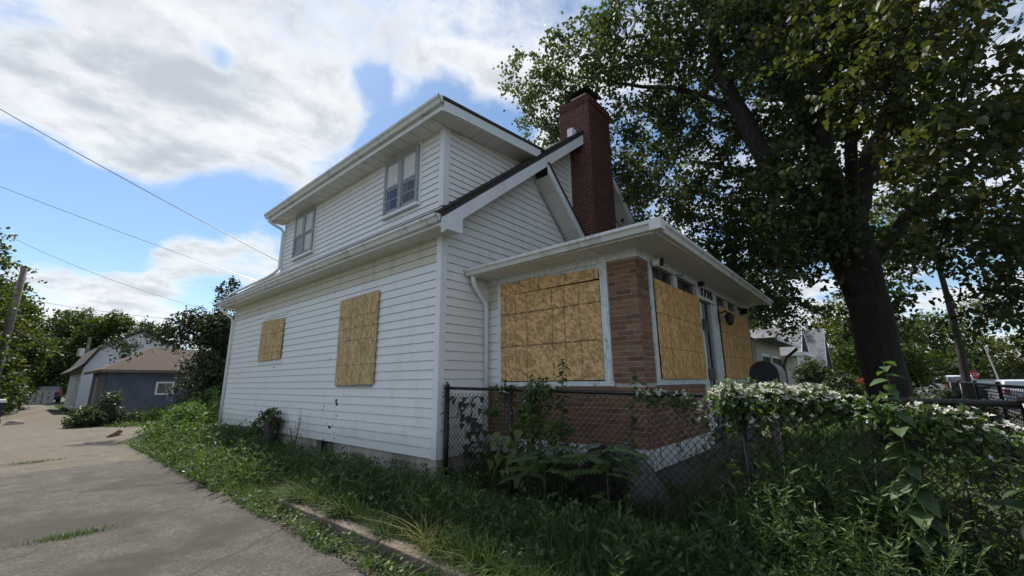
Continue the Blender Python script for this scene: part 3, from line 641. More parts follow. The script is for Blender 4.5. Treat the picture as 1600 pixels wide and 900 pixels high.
gutter([(G0x-.022, -.03, 3.43), (G0x-.022, G0y-.13, 3.445)], house, (-1, 0), .108)
gutter([(G0x-.13, G0y-.022, 3.443), (GEx+.1, G0y-.022, 3.40)], house, (0, -1), .108)
MB().box(G0x-.137, G0x-.0, G0y-.137, G0y, 3.316, 3.449).build('gutter_corner', 'dirty gutter', house)
downspout([(G0x-.02, -.14, 3.33), (G0x-.01, -.14, 3.22), (.66, -.12, 3.12), (.88, -.09, 2.94), (.93, -.08, 2.84), (.93, -.08, .45)], house, .04)
# porch fittings
fl = MB().tube([(1.5, FY-.05, 3.22), (1.52, FY-.16, 3.22)], .05, 10).build('flood_lamp', 'white aluminium trim', house); MB().tube([(1.52, FY-.16, 3.22), (1.525, FY-.19, 3.215)], .06, 10).build('lamp_face', 'black metal', fl)
pl = MB().tube([(4.62, FY-.03, 2.86), (4.62, FY-.16, 2.90), (4.62, FY-.22, 2.84)], .014, 6).box(4.57, 4.67, FY-.06, FY-.04, 2.74, 2.94).build('porch_lantern', 'black metal', house)
MB().tube([(4.62, FY-.22, 2.86), (4.62, FY-.22, 2.80), (4.62, FY-.22, 2.68), (4.62, FY-.22, 2.62)], [.03, .09, .07, .03], 10).build('lantern_shade', 'black metal', pl)
MB().tube([(3.52, FY-.03, 3.26), (3.52, FY-.14, 3.255)], .045, 8).build('door_bell_lamp', 'black metal', house)
MB().tube([(6.6, FY-.03, 3.16), (6.6, FY-.16, 3.13)], .07, 8).build('eave_lamp', 'black metal', house)
MB().tube([(2.45, FY-.03, 3.24), (2.45, FY-.12, 3.2), (2.45, FY-.14, 3.25)], .008, 5).build('hook', 'black metal', house)

# ---- chimney
CX0, CX1, CY0, CY1, CT = 3.90, 4.96, -.60, .0, 8.46
ch = MB().box(CX0+.006, CX1-.006, CY0+.006, CY1, 3.2, CT-.02).box(CX0+.006, CX1-.006, 0, .24, 6.9, CT-.02).build('chimney', 'red mortar', house)
cb = MB(); n = int((CT-3.3)/CH)
for i in range(n):
    zz = 3.3+i*CH; g_ = .022 if i >= n-3 else 0
    for face, a0, a1 in (('f', CX0, CX1), ('l', CY0, .24 if zz > 6.9 else 0), ('r', CY0, .0)):
        x = a0-(.1065 if i % 2 else 0)
        while x < a1-.02:
            s, e = max(x, a0)+.007, min(x+.213, a1)-.007; x += .213
            if e-s < .03: continue
            pr = random.uniform(0, .006)+g_
            if face == 'f': cb.box(s, e, CY0-pr, CY0+.03, zz+.007, zz+CH-.007)
            elif face == 'l': cb.box(CX0-pr, CX0+.03, s, e, zz+.007, zz+CH-.007)
            else: cb.box(CX1-.03, CX1+pr, s, e, zz+.007, zz+CH-.007)
cb.build('brick', 'chimney brick', ch, 'stuff')
MB().box(4.0, 4.42, -.48, -.06, CT-.03, CT+.13).build('flue', 'cream flue', ch)
MB().hexa([(3.88, -.62, CT+.20), (4.54, -.62, CT+.20), (4.54, .08, CT+.20), (3.88, .08, CT+.20), (4.05, -.45, CT+.33), (4.37, -.45, CT+.33), (4.37, -.09, CT+.33), (4.05, -.09, CT+.33)]).box(4.02, 4.4, -.45, -.43, CT+.1, CT+.21).box(4.02, 4.4, -.12, -.1, CT+.1, CT+.21).build('chimney_cap', 'black metal', ch)

#%% FENCES
def chain_fence(root, a, b, posts, z0, z1, pitch=.076, ra=.0033, term=()):
    a, b = Vector((*a, 0)), Vector((*b, 0)); d_ = (b-a).normalized(); Ln = (b-a).length
    top = lambda s: z1[0]+(z1[1]-z1[0])*s/Ln
    for s in posts:
        p = a+d_*s; r = .032 if s in term else .026
        o = MB().tube([p+Vector((0, 0, z0-.3)), p+Vector((0, 0, top(s)+.02))], r, 10).build('fence_post', 'black vinyl coat', root, smooth=True)
        MB().tube([p+Vector((0, 0, top(s)+.02)), p+Vector((0, 0, top(s)+.045)), p+Vector((0, 0, top(s)+.06))], [r+.006, r+.004, .008], 10).build('post_cap', 'black vinyl coat', o)
    MB().tube([a+Vector((0, 0, top(0))), b+Vector((0, 0, top(Ln)))], .021, 10).build('top_rail', 'black vinyl coat', root, smooth=True)
    mb = MB(); h = (z1[0]+z1[1])/2-.015-z0; k = -int(h/pitch)-1; off = d_.cross(Vector((0, 0, 1)))*.004
    while k*pitch < Ln+h:
        for sg in (1, -1):
            s0 = k*pitch; s1 = s0+h*sg if sg > 0 else s0-h
            pts = []
            for ss, zz in ((s0, z0), (s0+sg*h, z0+h)):
                pts.append((ss, zz))
            (u0, w0), (u1, w1) = pts
            lo, hi = max(min(u0, u1), 0), min(max(u0, u1), Ln)
            if hi-lo < .01: continue
            fz = lambda u: w0+(w1-w0)*(u-u0)/(u1-u0)
            mb.tube([a+d_*lo+off*sg+Vector((0, 0, fz(lo))), a+d_*hi+off*sg+Vector((0, 0, fz(hi)))], ra, 3, False)
        k += 1
    mb.build('wire_mesh', 'black vinyl coat', root, 'stuff')
f1 = thing('chain_link_fence', 'black chain link fence running from the white house corner past the brick porch', 'fence', (.1, -.1, .28))
chain_fence(f1, (.1, -.04), (.1, -6.25), [.06, 1.29, 3.96, 5.6, 6.2], .30, (1.535, 1.43), term=(.06, 5.6, 6.2))
f2 = thing('chain_link_fence', 'black chain link fence along the street front of the yard, beyond the big tree', 'fence', (.1, -6.3, .28))
chain_fence(f2, (.12, -6.3), (14, -6.5), [3.6, 6.2, 8.8, 11.4, 13.9], .30, (1.46, 1.5), pitch=.11, ra=.004, term=(3.6,))

# mailbox, slab, timber edging
mbx = thing('mailbox', 'black round topped mailbox with grey side standing above the white flowers by the porch', 'mailbox', (2.3, -3.85, .28))
def dome(x0, x1, cy, w_, z0, h):
    ring = [(cy-w_, z0), (cy+w_, z0)]+[(cy+w_*math.cos(a*math.pi/10), z0+h-w_+w_*math.sin(a*math.pi/10)) for a in range(11)]
    return MB().prism([(x0, y, z) for y, z in ring], (x1-x0, 0, 0))
dome(2.06, 2.58, -3.86, .155, 1.50, .33).build('body', 'bin lid', mbx); dome(2.03, 2.062, -3.86, .162, 1.495, .345).build('door', 'dark void', mbx)
MB().box(2.25, 2.34, -3.9, -3.81, .1, 1.5).build('post', 'timber', mbx)
# slanted broken concrete slab by the porch corner
sl = MB(); sp = [(0.55, -2.42, .80), (.68, -2.62, .84), (.74, -2.86, .58), (.70, -3.08, .26), (.52, -3.0, .12), (.46, -2.72, .30), (.46, -2.52, .56)]
sl.prism(sp, (.14, .05, .05)); tag(sl.build('concrete_slab', 'rough concrete'), 'broken grey concrete slab tilted against the porch corner behind the fence', 'concrete slab')
tl = thing('timber_edging', 'weathered brown timber edging along the grass beside the alley', 'timber edging', (-1.5, -1, 0))
for y0, y1 in ((1.25, .30), (.29, -1.1), (-1.12, -2.5), (-2.52, -3.9), (-3.92, -5.4)):
    dx = random.uniform(-.015, .015); mb = MB().box(-1.60+dx, -1.40+dx, y1, y0, -.05, .155+random.uniform(-.012, .01)); o = mb.build('timber', 'timber', tl)
    bv = o.modifiers.new('bevel', 'BEVEL'); bv.width = .012; bv.segments = 2

#%% VEGETATION
def limb(mb, pts, r0, r1, n=10, wob=.03):
    P = [Vector(p) for p in pts]; out = []; rad = []
    for i in range(len(P)-1):
        for k in range(4):
            u = k/4; p0 = P[max(i-1, 0)]; p1 = P[i]; p2 = P[i+1]; p3 = P[min(i+2, len(P)-1)]
            q = .5*((2*p1)+(-p0+p2)*u+(2*p0-5*p1+4*p2-p3)*u*u+(-p0+3*p1-3*p2+p3)*u**3); out.append(q)
    out.append(P[-1]); m_ = len(out)
    for i in range(m_): rad.append(r0+(r1-r0)*(i/(m_-1))**.8); out[i] = out[i]+Vector((random.uniform(-wob, wob), random.uniform(-wob, wob), 0))*(0 < i < m_-1)
    mb.tube(out, rad, n); return out
big = thing('shade_tree', 'huge dark leafy shade tree with thick forked trunk at right', 'tree', (6.75, -5.1, .25))
mb = MB(); limb(mb, [(6.8, -5.05, -.1), (6.75, -5.05, .6), (6.72, -5.03, 1.5), (6.35, -5.0, 2.9), (6.1, -4.95, 4.0), (6.05, -4.93, 4.8)], .36, .31, 16, .02)
mb.build('trunk', 'bark', big, smooth=True)
LIMBS = [([(6.2, -4.95, 3.2), (5.85, -4.5, 4.8), (5.63, -3.76, 6.36), (5.4, -3.3, 8.3), (5.14, -3.0, 10.6), (4.9, -2.4, 13)], .30, .07),
         ([(6.05, -4.93, 4.5), (5.8, -4.8, 5.6), (5.54, -4.6, 6.9), (5.55, -4.4, 8.4), (5.69, -4.2, 10), (5.9, -4, 13.5)], .27, .08),
         ([(5.75, -4.75, 5.7), (5.78, -4.9, 7), (5.95, -4.75, 8.6), (6.2, -4.6, 10.5), (6.5, -4.5, 14)], .17, .05),
         ([(6.1, -4.95, 4.4), (6.3, -5.4, 5.7), (6.34, -6.1, 7.1), (6.5, -6.5, 9), (6.8, -7, 12)], .24, .06),
         ([(6.35, -5.0, 3.6), (6.6, -5.8, 4.6), (6.6, -6.6, 5.2), (6.2, -7.6, 6)], .14, .04),
         ([(5.5, -3.5, 7.4), (6.1, -2.2, 9.0), (6.4, -.6, 10.2), (6.2, 1.2, 11.4)], .09, .03),
         ([(6.3, -4.95, 4.2), (4.9, -5.2, 5.6), (3.6, -5.4, 6.4), (2.4, -5.4, 7)], .14, .03),
         ([(6.2, -4.9, 4.6), (7.6, -3.4, 6.6), (8.8, -1.4, 8.4)], .18, .05)]
for p, a, b in LIMBS:
    mb = MB(); limb(mb, p, a, b, 9, .05); mb.build('limb', 'bark', big, smooth=True)
CL1 = []
def cl(x, y, z, r, wt=1.0, fl=.75): CL1.append(((x, y, z), (r, r, r*fl), wt))
for a in [(5.2, 1.6, 10.0, 1.0, .55), (5.6, 2.5, 11.6, 1.0, .5), (5.4, .4, 11.0, 1.3), (6.6, 1.5, 9.2, 1.4), (7.4, .8, 7.6, 1.4), (5.2, -1.2, 10.6, 1.4), (6.4, -.6, 8.6, 1.4), (7.2, -.8, 6.8, 1.4), (6.4, -1.6, 9.8, 1.5), (8.2, -1.4, 5.6, 1.4), (8.6, -.4, 8.4, 1.5), (6.3, -2.6, 8.0, 1.2), (7.3, -2.4, 6.2, 1.3), (5.3, -2.9, 9.6, 1.3),
          (8.4, -2.4, 4.6, 1.1), (9.6, -2.4, 4.2, 1.2), (10.5, -2.6, 5.6, 1.5), (9.2, -3.4, 6.4, 1.4), (7.6, -3.6, 5.4, 1.1), (6.9, -3.4, 7.3, 1.1, .8), (9.4, -3.2, 3.5, .8, .5),
          (4.8, -4.0, 8.6, 1.1, .8), (5.3, -4.6, 9.4, 1.1, .8), (4.6, -3.4, 10.8, 1.4), (6.6, -4.4, 9.6, 1.3), (7.2, -5.2, 7.6, 1.2, .8), (6.4, -5.3, 9.6, 1.2), (8, -4.6, 8.6, 1.4),
          (4.6, -4.4, 4.9, .75, .45), (4.9, -4.2, 5.6, .6, .3), (5.2, -4.6, 4.4, .65, .4), (4.9, -4.7, 6.3, .6, .3), (4.4, -4.9, 7.4, 1.0, .8), (5.6, -4.1, 3.9, .6, .3),
          (8.5, -5.0, 3.2, .8, .5), (9.5, -5.4, 4.6, 1.1, .8), (9.0, -5.9, 6.2, 1.2, .8), (5.0, -3.2, 12.6, 1.8), (6.5, -1, 12.4, 2.0), (7, -4.5, 12.5, 2.2), (8.5, -2.5, 11, 2.0), (6.8, -6.8, 11.5, 1.8), (5.0, 0.6, 8.6, .8, .4)]: cl(*a)
cr, tw = crown('crown', CL1, 90000, .10, .8, 'linden leaves', big, per=30, sig=.19, rnd=True)
twigs(tw, .012, 'bark', big, .2)
CL1 = []
for a in [(3.6, -5.6, 6.6, .9), (4.4, -5.9, 7.4, 1.0), (3.0, -5.6, 5.4, .7), (3.3, -6.2, 6.4, .9), (2.6, -5.7, 6.6, .8), (3.5, -6.3, 4.7, .8), (4.4, -6.4, 4.0, .8), (4.2, -6.4, 5.4, .9), (5.2, -6.7, 3.4, .8), (5.6, -6.9, 4.8, 1.0), (4.8, -6.8, 6.4, 1.0), (3.6, -5.3, 8.0, .9), (2.2, -5.9, 5.6, .7), (2.6, -6.3, 4.4, .6), (5.4, -6.5, 2.7, .6, .5), (6.4, -7.0, 3.4, .9, .8), (8.3, -7.5, 3.4, .9, .9), (9.6, -8.1, 4.4, 1.2), (7.6, -7.5, 4.6, 1.1), (7.0, -7.3, 6.2, 1.2), (5.4, -6.9, 7.6, 1.2), (5.4, -5.8, 3.9, .5, .35), (3.3, -5.0, 6.7, .7, .5), (4.6, -5.6, 5.6, .6, .4), (6.6, -6.6, 5.8, .9, .6)]: cl(*a)
cr, tw2 = crown('low_foliage', CL1, 16500, .10, .75, 'yellowing leaves', big, per=26, sig=.16, rnd=True)
twigs(tw2, .01, 'bark', big, .4)

def tree(name, label, cat, x, y, h, rx, rz_, z0, nleaf, Ls, mat, group=None, bark_='bark', tr=.16, ncl=14, sig=None, lean=(0, 0), cz=None):
    t_ = thing(name, label, cat, (x, y, float(gh(x, y))), group); mb = MB()
    zc = cz or (z0+rz_); limb(mb, [(x, y, -.2), (x+lean[0]*.3, y+lean[1]*.3, z0*.7), (x+lean[0]*.7, y+lean[1]*.7, zc*.85), (x+lean[0], y+lean[1], zc+rz_*.5)], tr, tr*.25, 8, tr*.2)
    mb.build('trunk', bark_, t_, smooth=True); cls = []
    for i in range(ncl):
        c = ellip(1, (x+lean[0], y+lean[1], zc), (rx*.72, rx*.72, rz_*.75), .35)[0]; r = random.uniform(.28, .46)*rx
        cls.append((tuple(c), (r, r, r*.8), r*r))
        mb = MB(); limb(mb, [(x+lean[0]*.5, y+lean[1]*.5, min(zc*.8, c[2]-.3*rz_)), tuple((np.array([x+lean[0]*.6, y+lean[1]*.6, zc])+c)/2), tuple(c)], tr*.35, tr*.08, 5, tr*.1)
        if i < 6: mb.build('branch', bark_, t_)
    crown('crown', cls, nleaf, Ls, .7, mat, t_, per=20, sig=sig or Ls*1.6, shell=.15); return t_
tree('crab_apple_tree', 'dark bushy fruit tree with reddish leaf tips growing behind the house, before the blue garage', 'tree', .75, 14.2, 5.5, 2.0, 2.0, .75, 36000, .105, 'dark leaves', ncl=22, tr=.10)
top_ = COL.objects.get('crab_apple_tree')
crown('top_shoot', [((.75, 14.2, 5.0), (.3, .3, .6), 1), ((1.4, 13.8, 4.7), (.35, .3, .3), .8), ((1.0, 14.1, 5.5), (.12, .12, .35), .4), ((-1.9, 14.4, 3.0), (.5, .4, .3), .7), ((-1.1, 14.4, 3.5), (.6, .5, .4), .8)], 2600, .10, .6, 'dark leaves', top_, per=14, sig=.12)
LEFT = [(-7.4, 24, 8, 3.0, 3.6, 0.4, 'sunny leaves', 'bright green bushy tree nearest the utility pole at the left edge'),
        (-8.3, 29, 9.6, 3.9, 4.2, 2.4, 'sunny leaves', 'taller rounded green tree behind the utility pole'),
        (-6.8, 35, 8, 3.2, 4.4, .8, 'yellow green leaves', 'yellow green tree leaning over the alley, right of the utility pole'),
        (-5.8, 48, 10, 4.4, 4.6, 1.5, 'sunny leaves', 'mid green tree farther along the left of the alley'),
        (-2.0, 64, 11, 5.0, 5.2, 1.2, 'sunny leaves', 'green tree closing the far end of the alley'),
        (-5.2, 74, 11, 5.5, 5.0, .2, 'dark leaves', 'dark tree filling the gap at the far end of the alley'),
        (2.6, 58, 9.5, 4.0, 4.0, 2.0, 'sunny leaves', 'rounded green tree rising behind the white gambrel house'),
        (-8.6, 12.5, 8.6, 1.6, 1.2, 6.6, 'dark leaves', 'dark leafy branch end of the tree reaching in at the left edge above the pole')]
for x, y, h, rx, rz_, z0, mt, lb in LEFT:
    tree('alley_tree', lb, 'tree', x, y, h, rx, rz_, z0, 18000, .19 if y < 40 else .28, mt, ncl=16, tr=.16)
RIGHT = [(52, -2.5, 6.4, 4.2, 2.0, 'yellow green leaves', 'sunlit yellow green tree behind the gabled cottages, left of the big trunk'),
         (46, -5.0, 4.2, 3.6, .3, 'sunny leaves', 'green bushy tree just left of the big trunk'),
         (60, -10.5, 6.0, 4.6, .8, 'sunny leaves', 'dark green tree right of the big trunk, behind the white vehicle'),
         (80, -16, 7.0, 5.5, 1.5, 'yellow green leaves', 'wide yellow green tree behind the slate house at the right edge'),
         (78, -25, 8.0, 6, 2, 'sunny leaves', 'green tree at the far right edge behind the street'),
         (40, 6, 6.0, 5.0, 1.5, 'sunny leaves', 'tree behind the neighbouring porch'),]
for x, y, rx, rz_, z0, mt, lb in RIGHT:
    tree('street_side_tree', lb, 'tree', x, y, 9, rx, rz_, z0, 9000, .30, mt, ncl=15, tr=.2)
tree('street_tree', 'slim dark street tree trunk between the big tree and the parked vehicles', 'tree', 16.4, -7.1, 9, 2.6, 2.0, 5.0, 9000, .12, 'linden leaves', ncl=12, tr=.14)
# far woods on the horizon
P = []
for i in range(260):
    a = rng.uniform(-.6, 2.2); dd = rng.uniform(95, 150); c = np.array([math.cos(a)*dd, math.sin(a)*dd, rng.uniform(1, 6)]); P.append(ellip(130, c, (6, 6, 3.2), .3))
V, F = leaves(np.concatenate(P), 1.3, .8); tag(mobj('far_woods', arr_mesh('far_woods', V, [F], 'sunny leaves')), None, None, kind='stuff')

# bushes and weeds
def bush(name, label, cat, cls, n, Ls, mat, W=.6, sig=.1, per=14, loc=None, stems=True, down=.1):
    c0 = cls[0][0]; t_ = thing(name, label, cat, loc or (c0[0], c0[1], float(gh(c0[0], c0[1]))))
    o, tw = crown('foliage', cls, n, Ls, W, mat, t_, per=per, sig=sig, down=down, shell=.1)
    if stems:
        mb = MB(); b = Vector(t_.location)
        for c, A, B in tw:
            for p in B[:7]:
                p = Vector(p); g0 = Vector((b.x+(p.x-b.x)*.35, b.y+(p.y-b.y)*.35, float(gh(b.x, b.y))-.05)); mb.tube([g0, (g0+p)/2+Vector((0, 0, .1)), p], [.01, .008, .003], 4, False)
        mb.build('stem', 'pale bark', t_, 'stuff')
    return t_
bush('shrub', 'leafy green shrub on the grass in front of the blue grey garage', 'shrub', [((-1.7, 20.2, .45), (.75, .7, .42), 1), ((-1.3, 20.4, .95), (.4, .5, .45), .4), ((-2.0, 20.0, .3), (.6, .6, .28), .5), ((-.7, 20.6, .35), (.8, .5, .3), .5), ((.8, 20.3, .3), (1.2, .5, .28), .5)], 4600, .13, 'grey green leaves')
bush('weed_clump', 'tall sunlit weeds at the back corner of the white house', 'weeds', [((-.6, 10.8, .65), (.55, 1.0, .5), 1), ((.1, 11.6, .8), (.6, .9, .7), .8), ((-1.2, 10.2, .4), (.4, .9, .35), .5), ((-.7, 12.6, .6), (.7, .8, .5), .6), ((-.9, 8.6, .4), (.4, .8, .3), .5)], 7000, .11, 'bright weed leaves', W=.35)
bush('weed_clump', 'low dark weeds along the foundation between the back corner and the pot plant', 'weeds', [((-.35, 7.3, .4), (.3, 1.1, .25), 1), ((-.3, 6.1, .45), (.25, .4, .3), .6), ((-.9, 6.9, .35), (.4, 1.2, .22), .8)], 4000, .08, 'weed leaves', W=.4)
# tall thin weed at the wall
tv = thing('tall_weed', 'spindly tall weed with tiny leaves standing against the white side wall', 'weed', (-.18, 4.25, .27))
mb = MB(); pts = []
for k in range(9):
    a = Vector((-.18, 4.25, .25)); b = a+Vector((random.uniform(-.12, .05), random.uniform(-.34, .3), random.uniform(.4, .95))); mb.tube([a, (a+b)/2+Vector((0, 0, .05)), b], [.006, .005, .002], 4, False)
    for q in range(16): pts.append(tuple(a+(b-a)*random.uniform(.3, 1)+Vector((random.gauss(0, .04), random.gauss(0, .05), random.gauss(0, .03)))))
mb.build('stem', 'pale bark', tv); V, F = leaves(np.array(pts), .035, .5); mobj('foliage', arr_mesh('foliage', V, [F], 'weed leaves'), tv, 'stuff')
# pot with plant on wall
pt = thing('plant_pot', 'dark grey pot overflowing with a leafy plant against the side wall', 'plant pot', (-.22, 5.45, .28))
MB().tube([(-.2, 5.45, .3), (-.2, 5.45, .34), (-.2, 5.45, .84), (-.2, 5.45, .87)], [.12, .14, .165, .175], 14).build('pot', 'bin plastic', pt)
crown('foliage', [((-.22, 5.55, .95), (.14, .26, .14), 1), ((-.3, 5.85, .65), (.15, .3, .3), 1), ((-.22, 5.25, .9), (.1, .12, .14), .4)], 620, .085, .6, 'weed leaves', pt, per=9, sig=.07)
crown('faded_flower', [((-.26, 5.22, .86), (.10, .12, .13), 1)], 90, .06, .7, 'ground litter', pt, per=5, sig=.04, kind='stuff')

# grass
def scatter(n, x0, x1, y0, y1): return rng.uniform(x0, x1, n), rng.uniform(y0, y1, n)
def put(x, y, dz_=-.01): return np.stack([x, y, gh(x, y)+dz_], 1)
def patch(n, x0, x1, y0, y1, H, Wd, mat, name='grass', lean=.7, mask=None, seg=3):
    x, y = scatter(n, x0, x1, y0, y1)
    if mask is not None: k = mask(x, y); x, y = x[k], y[k]
    V, Q, T = blades(put(x, y), H, Wd, lean, seg=seg); tag(mobj(name, arr_mesh(name, V, [Q, T], mat)), None, None, kind='stuff')
pn = lambda x, y: np.sin(x*3.1+1.3*np.sin(y*1.7))*np.sin(y*2.3+1.1*np.sin(x*2.9))
patch(32000, -1.44, -.4, -4.8, 1.6, .19, .0085, 'grass', lean=.9)
patch(10000, -.5, .15, -4.8, 5.5, .10, .007, 'grass', lean=.9)
patch(18000, -1.46, -.35, -4.6, 1.8, .30, .012, 'grass', lean=1.3, mask=lambda x, y: pn(x, y) > .0)
patch(20000, -1.72, -.4, 1.4, 5.5, .19, .009, 'grass', lean=1.0)
patch(14000, -1.78, .05, 5, 11.5, .22, .014, 'grass', lean=1.0)
patch(9000, .1, 1.4, -6.2, -.2, .3, .012, 'grass', lean=.9)
patch(5000, -1.85, -1.55, -4.5, 8, .09, .007, 'grass', lean=1.0, mask=lambda x, y: (pn(x*.5, y) > -.1))
patch(9000, -1.5, 7, 17, 24, .2, .03, 'grass', lean=.8, mask=lambda x, y: (y > 18.5) | (x > .8))
patch(5000, -1.6, 2.5, 24, 48, .22, .05, 'grass', lean=.8, mask=lambda x, y: x < -.2)
patch(4000, 1.2, 9, -8, -2.9, .16, .02, 'grass', lean=.8, mask=lambda x, y: pn(x*.6, y*.6) > .2)
for (x, y, rx, ry, n) in ((-3.42, 2.05, .34, .10, 420), (-3.55, 9.3, .5, .12, 300), (-4.6, 6.4, .4, .1, 120)):
    xx = rng.normal(x, rx*.5, n); y2 = rng.normal(y, ry*.6, n); V, Q, T = blades(np.stack([xx, y2, xx*0], 1), .075, .006, .8); tag(mobj('grass', arr_mesh('grass', V, [Q, T], 'grass')), None, None, kind='stuff')
patch(9000, -1.60, -1.38, -4.9, 1.6, .20, .009, 'grass', lean=1.6, mask=lambda x, y: pn(x*2+4, y*1.6) > -.15)
patch(5200, -1.45, -.3, -4.6, 6, .26, .013, 'pale grass', lean=1.5, mask=lambda x, y: pn(x*1.3+3, y*1.1+1) > .25)
patch(1600, -1.5, -.1, -4.6, 9, .24, .006, 'dry grass', lean=1.4)
patch(8000, -1.88, -1.58, -4.8, 2.4, .12, .008, 'grass', lean=1.2, mask=lambda x, y: (pn(x*2+1, y*1.9) > -.2) & (x > -1.80+.08*np.sin(y*3.3)))
x, y = scatter(1500, -1.85, -1.58, -4.2, 2.2); P = put(x, y, .02); P[:, 2] += rng.uniform(0, .1, len(P)); V, F = leaves(P, .05, .55, -.3, .9); tag(mobj('ground_weeds', arr_mesh('ground_weeds', V, [F], 'weed leaves')), None, None, kind='stuff')
patch(9000, 3.5, 16, -6.0, -3.0, .34, .03, 'grass', lean=.9)
# leafy ground weeds mixed in the lawn
x, y = scatter(16000, -1.4, .3, -4.8, 7); k = pn(x*1.7+2, y*1.3) > .0; x, y = x[k], y[k]
P = put(x, y, 0); P[:, 2] += rng.uniform(.04, .22, len(P)); V, F = leaves(P, .055, .6, -.3, .9); tag(mobj('ground_weeds', arr_mesh('ground_weeds', V, [F], 'weed leaves')), None, None, kind='stuff')
# dry grass tufts
def tuft(label, x, y, n, H, mat='dry grass'):
    xx = rng.normal(x, .05, n); y2 = rng.normal(y, .06, n); V, Q, T = blades(put(xx, y2), H, .010, 1.5, seg=5)
    tag(mobj('grass_tuft', arr_mesh('grass_tuft', V, [Q, T], mat)), label, 'grass tuft')
tuft('straw coloured dry grass tuft drooping over the timber edging at the bottom of the photo', -1.48, -1.72, 60, .42)
tuft('pale green grass tuft at the far end of the timber edging', -1.5, 1.1, 90, .32, 'bright weed leaves')
# dead leaves: clusters on the alley edge
LEAF_ME = []
for q in range(3):
    V, F = leaves(np.array([[0, 0, 0]]), .075, .8, T=np.array([[1., .2, .1]]), fold=.5); LEAF_ME.append(arr_mesh('dead_leaf', V, [F], 'dead leaf'))
lf = 0
for i, (x, y, lb) in enumerate(((-1.70, -.42, 'largest pale brown dead leaf on the alley beside the middle of the timber edging'), (-1.78, -.62, 'dead leaf on the alley just nearer than the largest pale one'), (-1.68, -1.15, 'curled dead leaf on the alley before the drooping dry grass tuft'), (-1.74, .55, 'dead leaf on the alley below the far end of the timber edging'),
        (-.75, -.35, 'orange dead leaf caught in the grass above the middle of the timber edging'), (-1.1, -2.35, 'pale dead leaf in the grass nearest the bottom of the photo'), (-.35, -3.35, 'orange dead leaf in the grass in front of the tilted concrete slab'), (-.5, -.75, 'reddish dead leaf in the grass toward the house corner'))):
    if 1:
        o = bpy.data.objects.new('dead_leaf', LEAF_ME[i % 3]); o.location = (x, y, float(gh(x, y))+(.025 if x < -1.5 else .12)); o.rotation_euler = (random.uniform(-.4, .4), random.uniform(-.4, .4), random.uniform(0, 6.3)); o.scale = (random.uniform(1.0, 1.5),)*3; COL.objects.link(o)
        tag(o, lb, 'dead leaf', 'fallen dead leaves')
x = rng.normal(-1.74, .07, 900); y = rng.uniform(-3, 6, 900); V, F = leaves(np.stack([x, y, gh(x, y)+.015], 1), .022, .6, 0, 1.5); tag(mobj('leaf_litter', arr_mesh('leaf_litter', V, [F], 'ground litter')), None, None, kind='stuff')
x = rng.normal(3.2, 1.1, 2600); y = rng.normal(-4.6, .7, 2600); V, F = leaves(np.stack([x, y, gh(x, y)+.02], 1), .07, .7, 0, 1.5); tag(mobj('leaf_litter', arr_mesh('leaf_litter', V, [F], 'ground litter')), None, None, kind='stuff')

n = 1800; x = np.concatenate([rng.normal(-1.86, .12, n//2), rng.uniform(-5.2, -1.8, n//2)]); y = rng.uniform(-2, 14, n); sz = rng.uniform(.004, .014, n)
T4 = np.array([(1, 0, -.3), (-.5, .87, -.3), (-.5, -.87, -.3), (0, 0, .7)]); ra_ = rng.uniform(0, 6.28, n); ca, sa = np.cos(ra_)[:, None], np.sin(ra_)[:, None]
V = np.stack([T4[:, 0]*ca-T4[:, 1]*sa, T4[:, 0]*sa+T4[:, 1]*ca, np.repeat(T4[None, :, 2], n, 0)], -1)*sz[:, None, None]+np.stack([x, y, np.full(n, .018)], 1)[:, None]
b = np.arange(n)[:, None]*4; tag(mobj('gravel', arr_mesh('gravel', V.reshape(-1, 3), [np.concatenate([b+[0, 1, 3], b+[1, 2, 3], b+[2, 0, 3]], 0)], 'gravel stone')), None, None, kind='stuff')
# big single leaves as parts
def leaf_blank(name, Ln, Wd, mat, heart=False, teeth=0):
    V = []; rows = 7
    for i in range(rows):
        u = i/(rows-1); wd = Wd*.5*(math.sin(math.pi*min(1, u*.9+.1)**.8) if not heart else (1-u)**.7*min(1, .35+u*4)*1.15)
        wd *= 1+(teeth*(i % 2)*.18); zc = -.28*Ln*u*u
        V += [(u*Ln, -wd, zc+wd*.25), (u*Ln, 0, zc), (u*Ln, wd, zc+wd*.25)]
    F = []
    for i in range(rows-1):
        b = i*3; F += [(b, b+1, b+4, b+3), (b+1, b+2, b+5, b+4)]
    me = arr_mesh(name, V, [F], mat); me.polygons.foreach_set('use_smooth', [True]*len(me.polygons)); return me
def add_leaf(me, p, az, pitch_, s, parent, tilt=0):
    o = bpy.data.objects.new('leaf', me); o.location = p; o.rotation_euler = (tilt, -pitch_, az); o.scale = (s, s, s); link(o, parent); return o
def broad_plant(name, label, cat, base, top, n, s0, s1, me, stem_r=.008, start=.15, up_=.2, bend=(0, 0)):
    base = (base[0], base[1], float(gh(base[0], base[1]))-.03); t_ = thing(name, label, cat, base); a, b = Vector(base), Vector(top); mid = (a+b)/2+Vector((*bend, 0)); MB().tube([a, mid, b], [stem_r, stem_r*.8, stem_r*.3], 6).build('stem', 'weed leaves', t_)
    for i in range(n):
        u = start+(1-start)*i/(n-1); p = a*(1-u)**2+mid*2*u*(1-u)+b*u*u; az = i*2.4+random.uniform(-.4, .4); s = s0+(s1-s0)*u
        add_leaf(me, p, az, up_+random.uniform(-.35, .3), s*random.uniform(.8, 1.15), t_, random.uniform(-.3, .3))
    return t_
